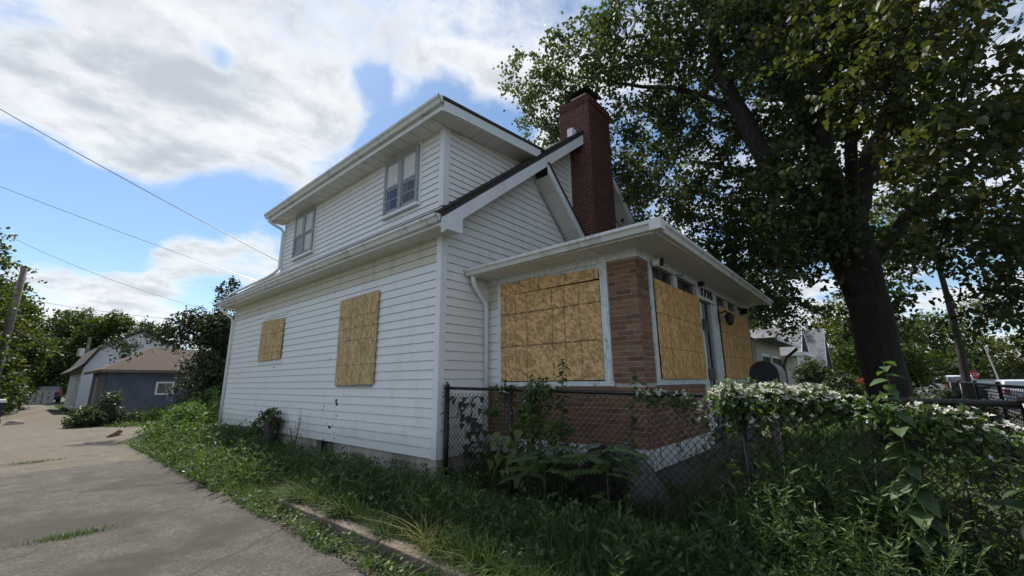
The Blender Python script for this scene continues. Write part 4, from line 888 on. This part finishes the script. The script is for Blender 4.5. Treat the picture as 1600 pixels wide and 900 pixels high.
LB = leaf_blank('leaf', .2, .12, 'broad leaf', False, 1); LV = leaf_blank('leaf', .16, .13, 'vine leaf', True); LD = leaf_blank('leaf', .2, .13, 'dark broad leaf', False); LS = leaf_blank('leaf', .18, .15, 'shade leaf', True)
broad_plant('tall_weed', 'tall broad leaved weed rising above the fence rail in front of the big trunk', 'weed', (-.12, -5.05, .3), (-.08, -5.0, 1.72), 40, 1.15, .5, LB, .01, .2, -.25)
broad_plant('tall_weed', 'leafy weed poking above the fence rail in front of the porch side board', 'weed', (.22, -1.98, .28), (.18, -2.1, 1.90), 44, .85, .45, LB, .009, .3, -.1)
broad_plant('tall_weed', 'slender weed reaching up in front of the brick pier', 'weed', (.28, -2.72, .3), (.22, -3.0, 1.70), 26, .65, .4, LB, .007, .35, -.1)
broad_plant('climbing_vine', 'dark leafy vine on the first fence post at the house corner', 'vine', (.05, -.08, .35), (.06, -.1, 1.62), 16, .5, .35, LD, .006, .5, -.1)
# grape vine leaves hanging at the second post
gv = thing('grape_vine', 'yellow green broad vine leaves hanging on the second fence post', 'vine', (.02, -1.4, .35))
MB().tube([(.03, -1.35, .3), (.02, -1.45, .7), (.03, -1.4, 1.0), (.05, -1.3, 1.25)], .006, 5).build('stem', 'pale bark', gv)
for i in range(26): add_leaf(LV, (random.uniform(-.1, .02), random.gauss(-1.42, .16), random.uniform(.5, 1.06)), random.uniform(2.2, 4.2), random.uniform(-1.3, -.5), random.uniform(.55, .95), gv, random.uniform(-.5, .5))
sv = thing('shade_vine', 'dark large leaves of a vine behind the fence at the house corner', 'vine', (.35, -.4, .35))
MB().tube([(.35, -.4, .3), (.33, -.35, .8), (.3, -.42, 1.4)], .008, 5).build('stem', 'pale bark', sv)
for i in range(52): add_leaf(LS, (random.uniform(.2, .45), random.gauss(-.36, .15), random.uniform(.45, 1.42)), random.uniform(2.2, 4.4), random.uniform(-1.1, -.1), random.uniform(.5, .85), sv, random.uniform(-.5, .5))
# pinnate saplings in front of the porch
def frond_mesh(n, Ln, ll, mat):
    V = []; F = []; V += [(0, 0, 0), (0, .006, 0), (Ln, .003, -.25*Ln), (Ln, 0, -.25*Ln)]; F.append((0, 1, 2, 3))
    for i in range(n):
        u = .18+.8*i/n; zc = -.25*Ln*u*u
        for sg in (-1, 1):
            l_ = ll*(1-.45*abs(u-.5)); b = len(V); x0 = u*Ln; V += [(x0, 0, zc), (x0+l_*.25+.012, sg*l_*.45, zc-.01), (x0+l_*.5, sg*l_, zc-l_*.3), (x0+l_*.25-.02, sg*l_*.5, zc-.03)]; F.append((b, b+1, b+2, b+3))
    return arr_mesh('leaf', V, [F], mat)
oleaf('light broad leaf', (.09, .155, .065), (.14, .21, .085)); FM = frond_mesh(9, .42, .11, 'light broad leaf')
def sapling(label, base, h, n, mat=FM, s=1.0):
    h += base[2]-float(gh(base[0], base[1]))+.03; base = (base[0], base[1], float(gh(base[0], base[1]))-.03); t_ = thing('sapling', label, 'sapling', base); b = Vector(base); tp = b+Vector((0, 0, h)); MB().tube([b, (b+tp)/2+Vector((.01, .02, 0)), tp], [.009, .007, .004], 6).build('stem', 'pale bark', t_)
    for i in range(n):
        u = .62+.38*i/n; o = add_leaf(mat, b+Vector((0, 0, h*u)), i*2.4, .3-random.uniform(0, .4), s*random.uniform(.75, 1.1), t_)
    return t_
sapling('young sapling with feathery leaves against the fence below the porch side board', (-.1, -2.0, .3), .62, 11)
sapling('young sapling with feathery leaves before the white porch band corner', (-.05, -2.75, .3), .72, 12)
sapling('smaller feathery sapling beside the second fence post', (-.08, -1.75, .3), .5, 8, s=.8)
broad_plant('ground_weed', 'large leaved weed on the grass at the foot of the tilted concrete slab', 'weed', (-.25, -2.75, .27), (-.25, -2.78, .55), 8, .9, .8, LV, .006, .3, .4)
broad_plant('ground_weed', 'dark three leaved weed at the foot of the fence post', 'weed', (-.35, -3.75, .27), (-.35, -3.78, .55), 7, .8, .7, LD, .006, .3, .2)
broad_plant('broad_weed', 'large pale leaved weed in the lower right corner', 'weed', (-.3, -5.55, .3), (-.25, -5.5, .98), 15, 1.2, .8, LD, .008, .3, .2)
broad_plant('broad_weed', 'big leaved burdock behind the fence at the right', 'weed', (.55, -5.35, .3), (.5, -5.3, 1.12), 18, 1.5, .9, LD, .008, .3, .3)
broad_plant('broad_weed', 'broad leaved weed behind the fence left of the right edge post', 'weed', (.5, -4.9, .3), (.5, -4.85, 1.0), 16, 1.3, .8, LB, .008, .3, .3)
# weed thicket along the fence
def thicket(label, n, x0, x1, y0, y1, h0, h1, nl, Ls, W, mat, cat='weeds', name='weed_thicket'):
    t_ = thing(name, label, cat, ((x0+x1)/2, (y0+y1)/2, .28)); P = []; T = []; mb = MB()
    for i in range(n):
        x, y = random.uniform(x0, x1), random.uniform(y0, y1); b = Vector((x, y, float(gh(x, y)))); h = random.uniform(h0, h1); tp = b+Vector((random.gauss(0, .13), random.gauss(0, .13), h)); mb.tube([b, (b+tp)/2, tp], [.005, .004, .002], 3, False)
        for q in range(nl):
            u = random.uniform(.12, 1.0); a = random.uniform(0, 6.283); P.append(b+(tp-b)*u); T.append((math.cos(a), math.sin(a), random.uniform(-.2, .9)))
        if random.random() < .5:
            for q in range(3):
                a = random.uniform(0, 6.283); e = tp+Vector((math.cos(a)*.12, math.sin(a)*.12, .12)); mb.tube([b+(tp-b)*.8, e], [.003, .0015], 3, False)
                for s in range(6): P.append(b+(tp-b)*.8+(e-(b+(tp-b)*.8))*random.random()); T.append((math.cos(a+random.gauss(0, .8)), math.sin(a+random.gauss(0, .8)), .5))
    mb.build('stem', 'weed leaves', t_, 'stuff'); V, F = leaves(np.array([tuple(p) for p in P]), Ls, W, T=np.array(T)); mobj('foliage', arr_mesh('foliage', V, [F], mat), t_, 'stuff'); return t_
thicket('fine leaved green weeds thick along the fence right of its third post', 150, -.25, .5, -5.0, -4.0, .35, .8, 46, .06, .2, 'weed leaves')
thicket('low tangle of weeds in front of the fence at the bottom right', 150, -.75, -.1, -5.5, -3.9, .15, .5, 40, .055, .2, 'weed leaves')
thicket('dim weeds inside the fence under the porch band', 120, .25, .95, -2.6, -.3, .25, .6, 36, .06, .3, 'weed leaves')
thicket('weeds inside the yard before the porch door', 110, .5, 2.6, -5.2, -3.4, .3, .75, 40, .065, .28, 'weed leaves')
thicket('weeds inside the fence near the right edge', 100, .2, 1.4, -6.1, -5.0, .25, .7, 40, .07, .35, 'weed leaves')
thicket('scruffy green weeds along the verge in front of the white side wall', 300, -1.45, -.5, 1.6, 9.5, .12, .32, 26, .075, .3, 'weed leaves')
thicket('scruffy weeds spilling over the far alley edge below the side wall', 160, -1.8, -1.3, 2.2, 9.5, .08, .26, 26, .06, .35, 'bright weed leaves')
thicket('leafy weeds in the grass behind the timber edging', 150, -1.35, -.5, -3.6, 1.5, .1, .28, 24, .075, .32, 'weed leaves')
# flowering clematis over the rail
def clematis(label, cls, nl, nf):
    t_ = thing('flowering_vine', label, 'flowering vine', (cls[0][0][0], cls[0][0][1], .3)); crown('foliage', cls, nl, .06, .6, 'weed leaves', t_, per=12, sig=.06)
    mb = MB()
    for c, r, w_ in cls:
        for k in range(5): a = Vector((.1, c[1]+random.gauss(0, .1), .3)); mb.tube([a, (a+Vector(c))/2+Vector((random.gauss(0, .06), random.gauss(0, .06), 0)), Vector(c)+Vector((0, random.gauss(0, r[1]*.5), 0))], .003, 3, False)
    mb.build('stem', 'pale bark', t_, 'stuff')
    P = []; T = []
    for c, r, w_ in cls:
        for i in range(int(nf*w_)):
            q = ellip(1, c, r, .75)[0]; q[2] = c[2]+abs(q[2]-c[2])*random.choice((1, 1, 1, -.4)); nrm = Vector((random.gauss(-.5, .4), random.gauss(-.4, .4), 1)).normalized(); u = nrm.orthogonal().normalized(); v = nrm.cross(u); a0 = random.random()*6
            for k in range(4): P.append(tuple(q)); a = a0+k*math.pi/2; T.append(tuple(u*math.cos(a)+v*math.sin(a)+nrm*.25))
    V, F = leaves(np.array(P), .028, .6, T=np.array(T)); mobj('flower', arr_mesh('flower', V, [F], 'white petals'), t_, 'stuff'); return t_
clematis('dense mound of white starry flowers on the fence rail below the front door', [((.12, -3.95, 1.47), (.2, .2, .11), 1.0), ((.12, -4.25, 1.47), (.22, .22, .11), 1.0), ((.14, -4.5, 1.46), (.2, .2, .11), .8), ((.1, -4.15, 1.3), (.2, .4, .22), .35), ((.1, -3.8, 1.28), (.15, .2, .2), .25)], 2700, 210)
clematis('sparser white flowers trailing along the rail right of the tall weed', [((.1, -4.75, 1.42), (.12, .14, .07), .6), ((.08, -5.2, 1.37), (.12, .18, .08), .6), ((.02, -5.35, 1.28), (.15, .2, .14), .7), ((.05, -4.95, 1.32), (.15, .2, .16), .5), ((0, -5.5, 1.15), (.14, .15, .2), .4)], 1150, 55)
clematis('small white flowers on the rail before the porch side board', [((.1, -1.8, 1.53), (.1, .22, .06), .8), ((.1, -1.25, 1.50), (.1, .1, .08), .3), ((.12, -1.75, 1.36), (.1, .28, .15), .15)], 900, 70)
clematis('few white flowers on the rail under the brick pier', [((.1, -3.2, 1.48), (.08, .18, .04), .8), ((.1, -3.5, 1.45), (.08, .12, .06), .4)], 260, 50)
bush('creeper', 'thin leafy creeper on the fence mesh right of the second post', 'vine', [((.1, -1.62, 1.25), (.06, .25, .2), 1), ((.1, -1.5, .95), (.06, .25, .2), .6), ((.12, -1.95, 1.05), (.08, .3, .2), .6), ((.12, -1.0, 1.2), (.06, .12, .12), .25)], 1100, .055, 'bright weed leaves', sig=.06, stems=False)
# dead vine mass/stump left of the slab
dv = thing('vine_stump', 'dark stump covered in dead vines left of the tilted concrete slab', 'stump', (.45, -2.35, .28)); mb = MB(); limb(mb, [(.42, -2.5, .1), (.42, -2.42, .5), (.45, -2.35, .85)], .17, .12, 9, .03); mb.build('trunk', 'bark', dv)
P = ellip(1500, (.42, -2.42, .5), (.26, .3, .42), .5); V, F = leaves(P, .10, .12, 1.2); mobj('dead_vine', arr_mesh('dead_vine', V, [F], 'dead vines'), dv, 'stuff')
# hedge/shrubs at the street front and neighbour yard
bush('shrub', 'dark shrub beyond the mailbox in front of the neighbouring cottage', 'shrub', [((12.6, -3.4, .9), (1.0, .8, .7), 1), ((13.6, -3.6, 1.2), (.9, .8, .7), .8)], 5000, .11, 'dark leaves', sig=.12)
bush('shrub', 'pale grey leaved shrub before the neighbouring cottage porch', 'shrub', [((20, -2.6, 1.7), (.9, .7, .8), 1)], 2500, .16, 'grey green leaves', sig=.15)
bush('shrub', 'green shrub with red flowers left of the big trunk', 'shrub', [((24, -3.9, 1.0), (1.4, .9, .7), 1)], 3000, .16, 'sunny leaves', sig=.15)
sh_ = [o for o in COL.objects if o.name.startswith('shrub')][-1]
crown('flower', [((23.4, -4.15, 1.5), (.6, .2, .14), 1)], 70, .12, .9, 'red flower' if 'red flower' in MATS else foliage('red flower', [(0, (.20, .03, .03)), (1, (.33, .06, .05))]).name, sh_, per=6, sig=.12, kind='stuff')
bush('hedge', 'dark overgrown hedge inside the front fence right of the big tree', 'hedge', [((3.4, -5.9, .6), (1.4, .25, .35), .8), ((6.0, -6.0, .75), (1.6, .3, .5), 1), ((9.4, -6.2, .8), (1.8, .3, .5), 1), ((12.5, -6.2, .8), (1.6, .3, .5), .8), ((16, -5.6, .7), (2, .5, .6), .8), ((20, -5.2, .7), (2, .5, .7), .8), ((25, -5.2, .7), (3, .5, .7), .8)], 13000, .08, 'dark leaves', sig=.1)

bush('hedge', 'overgrown green hedge along the left side of the alley behind the bin', 'hedge', [((-5.5, 30, 1.2), (.9, 3.5, 1.2), 1), ((-4.7, 37, 1.4), (1.0, 4, 1.4), 1), ((-4.2, 45, 1.4), (1.0, 5, 1.4), 1)], 12000, .2, 'sunny leaves', sig=.2, stems=False)

#%% BACKGROUND
# garage
ga = thing('garage', 'low blue grey garage with brown hipped roof beside the alley', 'garage', (-.6, 24, 0))
GX0, GX1, GY0, GY1, GZ = -1.12, 5.6, 24, 30.5, 2.42
MB().box(GX0, GX1, GY0, GY1, -.1, GZ).build('wall', 'grey blue paint', ga)
MB().hexa([(GX0-.35, GY0-.35, GZ-.03), (GX1+.35, GY0-.35, GZ-.03), (GX1+.35, GY1+.35, GZ-.03), (GX0-.35, GY1+.35, GZ-.03), (.7, 26.6, 3.75), (3.8, 26.6, 3.75), (3.8, 27.9, 3.75), (.7, 27.9, 3.75)]).build('roof', 'brown shingle', ga)
MB().box(GX0-.37, GX1+.37, GY0-.38, GY0-.35, GZ-.14, GZ).box(GX0-.38, GX0-.35, GY0-.35, GY1+.35, GZ-.14, GZ).build('fascia', 'timber', ga)
MB().box(GX0-.04, GX0, 24.6, 27.2, 0, 2.2).build('garage_door', 'grey door paint', ga); MB().box(GX0-.05, GX0, 27.4, 28.2, 0, 2.1).build('side_door', 'sand fence', ga)
wd_ = MB().box(.78, 1.55, GY0-.04, GY0, 1.15, 1.82).build('window', 'white house paint', ga); MB().box(.86, 1.47, GY0-.05, GY0-.035, 1.23, 1.74).build('pane', 'glass', wd_)
# gambrel house
gb = thing('gambrel_house', 'white gambrel roofed house behind the garage', 'house', (0, 34, 0))
Y0 = 34; prof = [(-1.35, 0), (3.95, 0), (3.95, 2.85), (3.3, 4.35), (1.3, 5.35), (-.65, 4.2), (-1.35, 2.8)]
MB().prism([(x, Y0, z) for x, z in prof], (0, 9, 0)).build('wall', 'white house paint', gb)
def strip(name, a, b, mat, par, y0=Y0-.3, y1=Y0+9.3, th=.14):
    dx, dz_ = b[0]-a[0], b[1]-a[1]; l_ = math.hypot(dx, dz_); n = (-dz_/l_*th, dx/l_*th)
    if n[1] < 0: n = (-n[0], -n[1])
    return MB().prism([(a[0], y0, a[1]), (b[0], y0, b[1]), (b[0]+n[0], y0, b[1]+n[1]), (a[0]+n[0], y0, a[1]+n[1])], (0, y1-y0, 0)).build(name, mat, par)
strip('roof', (-1.85, 2.45), (-1.30, 2.95), 'shingle', gb); strip('roof', (-1.33, 2.9), (-.62, 4.24), 'shingle', gb); strip('roof', (-.70, 4.2), (1.3, 5.38), 'shingle', gb); strip('roof', (1.3, 5.38), (3.4, 4.3), 'shingle', gb); strip('roof', (3.3, 4.35), (4.2, 2.5), 'shingle', gb)
MB().box(1.0, 1.35, 36, 36.4, 5.0, 5.85).build('chimney', 'red mortar', gb); MB().tube([(1.2, 36.2, 5.85), (1.2, 36.2, 6.2)], .03, 5).build('vent_pipe', 'galvanised', gb)
g2 = MB().box(.3, .9, Y0-.04, Y0, 3.2, 3.75).build('window', 'sash paint', gb); MB().box(.36, .84, Y0-.05, Y0-.03, 3.26, 3.69).build('pane', 'glass', g2)
for i in range(9): MB().box(-1.38, -1.35, Y0+.1+i*.95, Y0+.9+i*.95, .1, 2.5).build('wall_panel', 'white house paint', gb)
# utility poles + wires
up_ = thing('utility_pole', 'leaning grey wooden utility pole with bracket at the left edge', 'utility pole', (-4.72, 26, 0))
MB().tube([(-4.72, 26, -.3), (-4.70, 26, 4), (-4.68, 26, 7.3)], [.17, .15, .12], 10).build('pole', 'pole wood', up_, smooth=True)
MB().tube([(-4.6, 25.85, 2.6), (-4.6, 25.85, 3.5)], .06, 8).build('conduit', 'galvanised', up_); MB().tube([(-5.5, 25.6, 4.2), (-4.75, 25.9, 3.9)], .035, 6).build('bracket', 'galvanised', up_); MB().box(-4.9, -4.62, 25.75, 25.88, 3.6, 4.0).build('meter_box', 'black metal', up_)
u2 = thing('utility_pole', 'distant wooden pole with pale transformer box left of the gambrel house', 'utility pole', (-.9, 48, 0)); MB().tube([(-.35, 48, 0), (-.35, 48, 5.9)], .12, 8).build('pole', 'pole wood', u2); MB().tube([(-.75, 47.8, 4.2), (-.75, 47.8, 4.9)], .24, 10).build('transformer', 'galvanised', u2)
def wire(label, a, b, sag, r=.009):
    a, b = Vector(a), Vector(b); pts = [a.lerp(b, i/24)+Vector((0, 0, -sag*4*(i/24)*(1-i/24))) for i in range(25)]; tag(MB().tube(pts, r, 5).build('overhead_wire', 'black metal'), label, 'wire')
wire('highest overhead wire running down to the back of the dormer', (-9.5, 19.3, 13.6), (-.02, 6.62, 4.78), .15, .012)
wire('overhead wire below the highest one, ending at the rear eave', (-13, 26, 13.2), (-.05, 8.1, 4.5), .2, .008)
wire('overhead wire from the left edge to the top of the dark fruit tree', (-5.4, 30, 9.6), (4.5, 17, 4.3), .5, .010)
wire('lowest faint overhead wire above the fruit tree', (-4.7, 34, 6.9), (8, 22, 5.2), .4, .010)
wire('thick drooping cable from the utility pole bracket', (-4.7, 25.9, 4.45), (1.2, 60, 5.2), .6, .02)
# rubbish bin
bn = thing('wheelie_bin', 'dark wheeled rubbish bin with pale lid at the left edge of the alley', 'rubbish bin', (-4.5, 26, 0))
MB().hexa([(-4.72, 24.75, .12), (-4.28, 24.75, .12), (-4.28, 25.25, .12), (-4.72, 25.25, .12), (-4.8, 24.7, .95), (-4.2, 24.7, .95), (-4.2, 25.35, .95), (-4.8, 25.35, .95)]).build('body', 'bin plastic', bn)
MB().hexa([(-4.83, 24.65, .955), (-4.17, 24.65, .955), (-4.17, 25.4, .955), (-4.83, 25.4, .955), (-4.78, 24.75, 1.06), (-4.22, 24.75, 1.06), (-4.22, 25.4, 1.1), (-4.78, 25.4, 1.1)]).build('lid', 'bin lid', bn)
for sx_ in (-4.74, -4.26): MB().tube([(sx_-.03, 25.2, .11), (sx_+.03, 25.2, .11)], .11, 10).build('wheel', 'tyre', bn)
# debris in alley
tag(MB().prism([(-1.9, 14.2, .03), (-1.62, 14.3, .03), (-1.5, 14.32, .17), (-1.6, 14.3, .22), (-1.72, 14.25, .13)], (.05, .12, .0)).build('brick_rubble', 'dead leaf'), 'reddish brown chunk of rubble on the sunlit dirt', 'rubble')
tag(MB().tube([(-1.9, 14.0, .03), (-1.4, 14.1, .05), (-1.1, 14.4, .04)], .02, 5).build('stick', 'timber'), 'thin stick beside the rubble chunk on the dirt', 'stick')
tag(MB().prism([(-4.15, 24.2, .02), (-3.5, 24.3, .02), (-3.6, 24.4, .16), (-4.0, 24.3, .18)], (0, .25, 0)).build('brick_rubble', 'red mortar'), 'pale rubble heap next to the rubbish bin', 'rubble')
for (x, y, lb) in ((-1.75, 5.2, 'small white scrap of litter at the alley edge'), (-1.30, 4.6, 'crumpled pale plastic litter in the grass')):
    pts = [(x+random.uniform(-.07, .07), y+random.uniform(-.09, .09), float(gh(x, y))+random.uniform(.03, .16 if x > -1.5 else .05)) for k in range(6)]; tag(MB().poly(pts[:4]).poly([pts[0], pts[2], pts[4], pts[5]]).build('litter', 'litter white'), lb, 'litter')
# end of the alley: fence, dark car shape
pf = thing('picket_fence', 'pale sand coloured fence at the far end of the alley', 'fence', (-3.2, 58, 0))
for i in range(8): MB().box(-4.6+i*.42, -4.25+i*.42, 58, 58.05, 0, 1.3).build('picket', 'sand fence', pf)
MB().box(-4.7, -1.2, 58.05, 58.12, .3, .42).build('rail', 'sand fence', pf)
# neighbour houses
n1_ = thing('neighbour_house', 'neighbouring white cottage with tan wall and black downspout directly right of the porch', 'house', (14, 0, 0))
MB().box(12.2, 16.8, -1.9, 8, 0, 2.95).build('wall', 'tan house paint', n1_)
MB().hexa([(11.8, -2.55, 2.95), (17.2, -2.55, 2.95), (17.2, 8, 2.95), (11.8, 8, 2.95), (14.4, -.2, 3.9), (14.6, -.2, 3.9), (14.6, 6, 3.9), (14.4, 6, 3.9)]).build('roof', 'grey shingle', n1_)
MB().box(11.75, 17.25, -2.6, -2.55, 2.86, 2.98).build('gutter', 'white house paint', n1_); MB().tube([(17.0, -2.5, 2.85), (16.9, -2.1, 2.5), (16.85, -1.97, 2.2), (16.85, -1.97, .2)], .06, 6).build('downspout', 'black metal', n1_)
for x0 in (12.6, 14.4):
    w1 = MB().box(x0, x0+1.4, -1.96, -1.9, .8, 2.5).build('window', 'white house paint', n1_); MB().box(x0+.12, x0+.64, -1.98, -1.95, .9, 2.4).box(x0+.76, x0+1.28, -1.98, -1.95, .9, 2.4).build('pane', 'glass', w1)
d1 = MB().box(16.0, 16.6, -1.95, -1.9, .3, 2.4).build('door', 'dark void', n1_)
def gable_house(label, x0, x1, y0, y1, ze, zr_, wallm, roofm, porch=True):
    h = thing('cottage', label, 'house', ((x0+x1)/2, (y0+y1)/2, 0)); xm = (x0+x1)/2
    MB().prism([(x0, y0, 0), (x1, y0, 0), (x1, y0, ze), (xm, y0, zr_), (x0, y0, ze)], (0, y1-y0, 0)).build('wall', wallm, h)
    ov = .45; s = (zr_-ze)/(xm-x0)
    for sg, xe in ((-1, x0-ov), (1, x1+ov)):
        MB().hexa([(xe, y0-.5, ze-s*ov), (xm, y0-.5, zr_), (xm, y1+.4, zr_), (xe, y1+.4, ze-s*ov), (xe, y0-.5, ze-s*ov+.16), (xm, y0-.5, zr_+.16), (xm, y1+.4, zr_+.16), (xe, y1+.4, ze-s*ov+.16)]).build('roof', roofm, h)
        MB().prism([(xe, y0-.53, ze-s*ov-.1), (xm, y0-.53, zr_-.1), (xm, y0-.53, zr_+.14), (xe, y0-.53, ze-s*ov+.14)], (0, .03, 0)).build('rake_board', 'white house paint', h)
    return h
c1 = gable_house('grey roofed cottage with tan front gable and white porch post', 26.2, 30, -1.1, 9, 3.2, 4.75, 'tan house paint', 'grey shingle')
MB().box(25.6, 25.9, -1.7, -1.4, 0, 3.1).build('porch_post', 'white house paint', c1); MB().box(25.4, 30.2, -1.9, -1.1, 2.95, 3.15).build('porch_beam', 'white house paint', c1)
wq = MB().box(26.14, 26.2, .2, 1.6, 1, 2.4).build('window', 'white house paint', c1); MB().box(26.12, 26.15, .3, 1.5, 1.1, 2.3).build('pane', 'glass', wq)
c2 = gable_house('second grey roofed cottage with steep gable farther down the street', 38.5, 43, -1.3, 9, 3.0, 5.7, 'slate house paint', 'grey shingle')
wq = MB().box(38.44, 38.5, .2, 1.6, 1, 2.4).build('window', 'white house paint', c2); MB().box(38.42, 38.45, .3, 1.5, 1.1, 2.3).build('pane', 'glass', wq)
c3 = thing('slate_house', 'slate grey bungalow with pale roof behind the cars at the right edge', 'house', (88, -20, 0))
MB().box(84, 92, -26, -16.6, 0, 3.2).build('wall', 'slate house paint', c3); MB().hexa([(83, -27, 3.15), (93, -27, 3.15), (93, -15.9, 3.15), (83, -15.9, 3.15), (87, -27, 5.2), (89, -27, 5.2), (89, -18.5, 5.2), (87, -18.5, 5.2)]).build('roof', 'pale roof', c3)
for y0 in (-18.6, -21, -23.4):
    wq = MB().box(83.9, 84, y0, y0+1.2, 1.2, 2.6).build('window', 'white house paint', c3); MB().box(83.86, 83.92, y0+.15, y0+1.05, 1.35, 2.45).build('pane', 'glass', wq)
c4 = thing('carport', 'dark low carport roof behind the white vehicle', 'carport', (76, -13, 0))
MB().hexa([(73, -16, 2.8), (79, -16, 2.8), (79, -10.5, 2.8), (73, -10.5, 2.8), (75, -14, 3.9), (77, -14, 3.9), (77, -12, 3.9), (75, -12, 3.9)]).build('roof', 'shingle', c4); MB().box(74, 78, -15.4, -11.1, 0, 2.8).build('wall', 'dark void', c4)
# vehicles (seen from the rear, parked along the street; long axis X)
def car(label, x, y, paint, kind, Lc=4.7, W=1.85):
    c = thing('parked_car', label, 'car', (x, y, 0), 'cars parked along the street')
    H = 1.78 if kind == 'suv' else 1.46; hw = W/2
    low = [(0, .35), (0, .85), (.08, .98), (Lc-.9, .98), (Lc-.15, .80), (Lc, .6), (Lc, .35), (Lc-.5, .28), (.4, .28)]
    MB().prism([(x+a, y-hw, b) for a, b in low], (0, W, 0)).build('body', paint, c)
    cab = [(.10, .98), (.28, H-.08), (.55, H), (2.5, H), (3.35, .98)] if kind == 'suv' else [(.55, .98), (1.2, H-.04), (1.5, H), (2.6, H), (3.6, .98)]
    n = len(cab); mb = MB(); a = [(x+p, y-hw+(.04+.16*(q-.98)/(H-.98)), q) for p, q in cab]; b = [(x+p, y+hw-(.04+.16*(q-.98)/(H-.98)), q) for p, q in cab]
    i0 = 0; mb.v = a+b; mb.f = [tuple(range(n))[::-1], tuple(range(n, 2*n))]+[(i, (i+1) % n, n+(i+1) % n, n+i) for i in range(n)]; cb_ = mb.build('cabin', paint, c)
    def pane(pa, pb, ins, name):
        (p0, q0), (p1, q1) = pa, pb; i_ = lambda q: hw-(.04+.16*(q-.98)/(H-.98))-ins
        p0, q0, p1, q1 = p0+(p1-p0)*.1, q0+(q1-q0)*.1, p0+(p1-p0)*.9, q0+(q1-q0)*.9; dx = -.012 if pa[0] < 1.3 else .012
        MB().prism([(x+p0+dx, y-i_(q0), q0), (x+p0+dx, y+i_(q0), q0), (x+p1+dx, y+i_(q1), q1), (x+p1+dx, y-i_(q1), q1)], (dx, 0, .01)).build(name, 'car glass', cb_)
    pane(cab[0], cab[1], .1, 'rear_window'); pane(cab[-1], cab[-2], .1, 'windscreen')
    for sg in (-1, 1):
        yy_ = y+sg*(hw-.06); MB().prism([(x+cab[0][0]+.35, yy_+sg*.02, 1.03), (x+cab[-1][0]-.3, yy_+sg*.02, 1.03), (x+cab[-2][0]-.1, yy_-sg*.10, H-.09), (x+cab[2][0]+.05, yy_-sg*.10, H-.09)], (0, sg*.03, 0)).build('side_window', 'car glass', cb_)
        MB().box(x-.02, x+.03, y+sg*(hw-.12)-.1, y+sg*(hw-.12)+.1, .72, 1.0 if kind != 'suv' else 1.25).build('tail_light', 'tail red', c)
        for wx in (.85, Lc-.9):
            wl = MB().tube([(x+wx, y+sg*(hw-.2), .33), (x+wx, y+sg*(hw+.01), .33)], .33, 16).build('wheel', 'tyre', c); MB().tube([(x+wx, y+sg*(hw+.0), .33), (x+wx, y+sg*(hw+.02), .33)], .2, 12).build('rim', 'galvanised', wl)
    MB().box(x-.06, x+.02, y-hw+.05, y+hw-.05, .38, .58).build('bumper', 'tyre' if kind == 'suv' else paint, c); MB().box(x-.035, x-.0, y-.26, y+.26, .74, .86).build('number_plate', 'white house paint', c)
    return c
car('white tall vehicle with red tail lights parked right of the big trunk', 47, -9.9, 'white car paint', 'suv')
car('dark parked car with pale windscreen right of the slim street tree', 37.0, -10.2, 'black car paint', 'sedan')
car('silver parked car at the right edge behind the fence', 29.5, -10.6, 'silver car paint', 'sedan')
car('grey car low behind the hedge between the big trunk and the white vehicle', 58, -9.8, 'silver car paint', 'sedan')
dc_ = car('dark car at the far end of the alley under the trees', -1.6, 60, 'black car paint', 'suv'); dc_.rotation_euler.z = R(90); del dc_['group']
# stop sign and street lamp
ss = thing('stop_sign', 'red octagonal stop sign above the dark car at right', 'stop sign', (55, -11.6, 0)); MB().tube([(55, -11.6, 0), (55, -11.6, 2.2)], .04, 6).build('post', 'galvanised', ss)
oc = [(54.95, -11.6+.42*math.cos(R(22.5+45*k)), 1.85+.42*math.sin(R(22.5+45*k))) for k in range(8)]
MB().prism(oc, (.02, 0, 0)).build('sign_face', 'sign red', ss)
cu = bpy.data.curves.new('STOP', 'FONT'); cu.body = 'STOP'; cu.size = .36; cu.align_x = 'CENTER'; cu.extrude = .004; tmp = bpy.data.objects.new('lettering', cu); COL.objects.link(tmp); bpy.context.view_layer.update()
me = bpy.data.meshes.new_from_object(tmp.evaluated_get(bpy.context.evaluated_depsgraph_get())); bpy.data.objects.remove(tmp)
me.transform(Matrix.Translation((54.94, -11.6, 1.73)) @ Matrix.Rotation(R(-90), 4, 'Z') @ Matrix.Rotation(R(90), 4, 'X')); me.materials.clear(); me.materials.append(MATS['white house paint']); mobj('lettering', me, ss)
sl_ = thing('street_lamp', 'thin pale leaning street lamp pole above the parked cars', 'street lamp', (44, -11.8, 0)); MB().tube([(44, -11.75, 0), (44, -11.3, 4.1), (44, -11.0, 4.35), (44, -10.4, 4.5)], [.06, .045, .04, .03], 7).build('pole', 'galvanised', sl_); MB().tube([(44, -10.5, 4.5), (44, -10.0, 4.48)], [.05, .08], 8).build('lamp_head', 'galvanised', sl_)
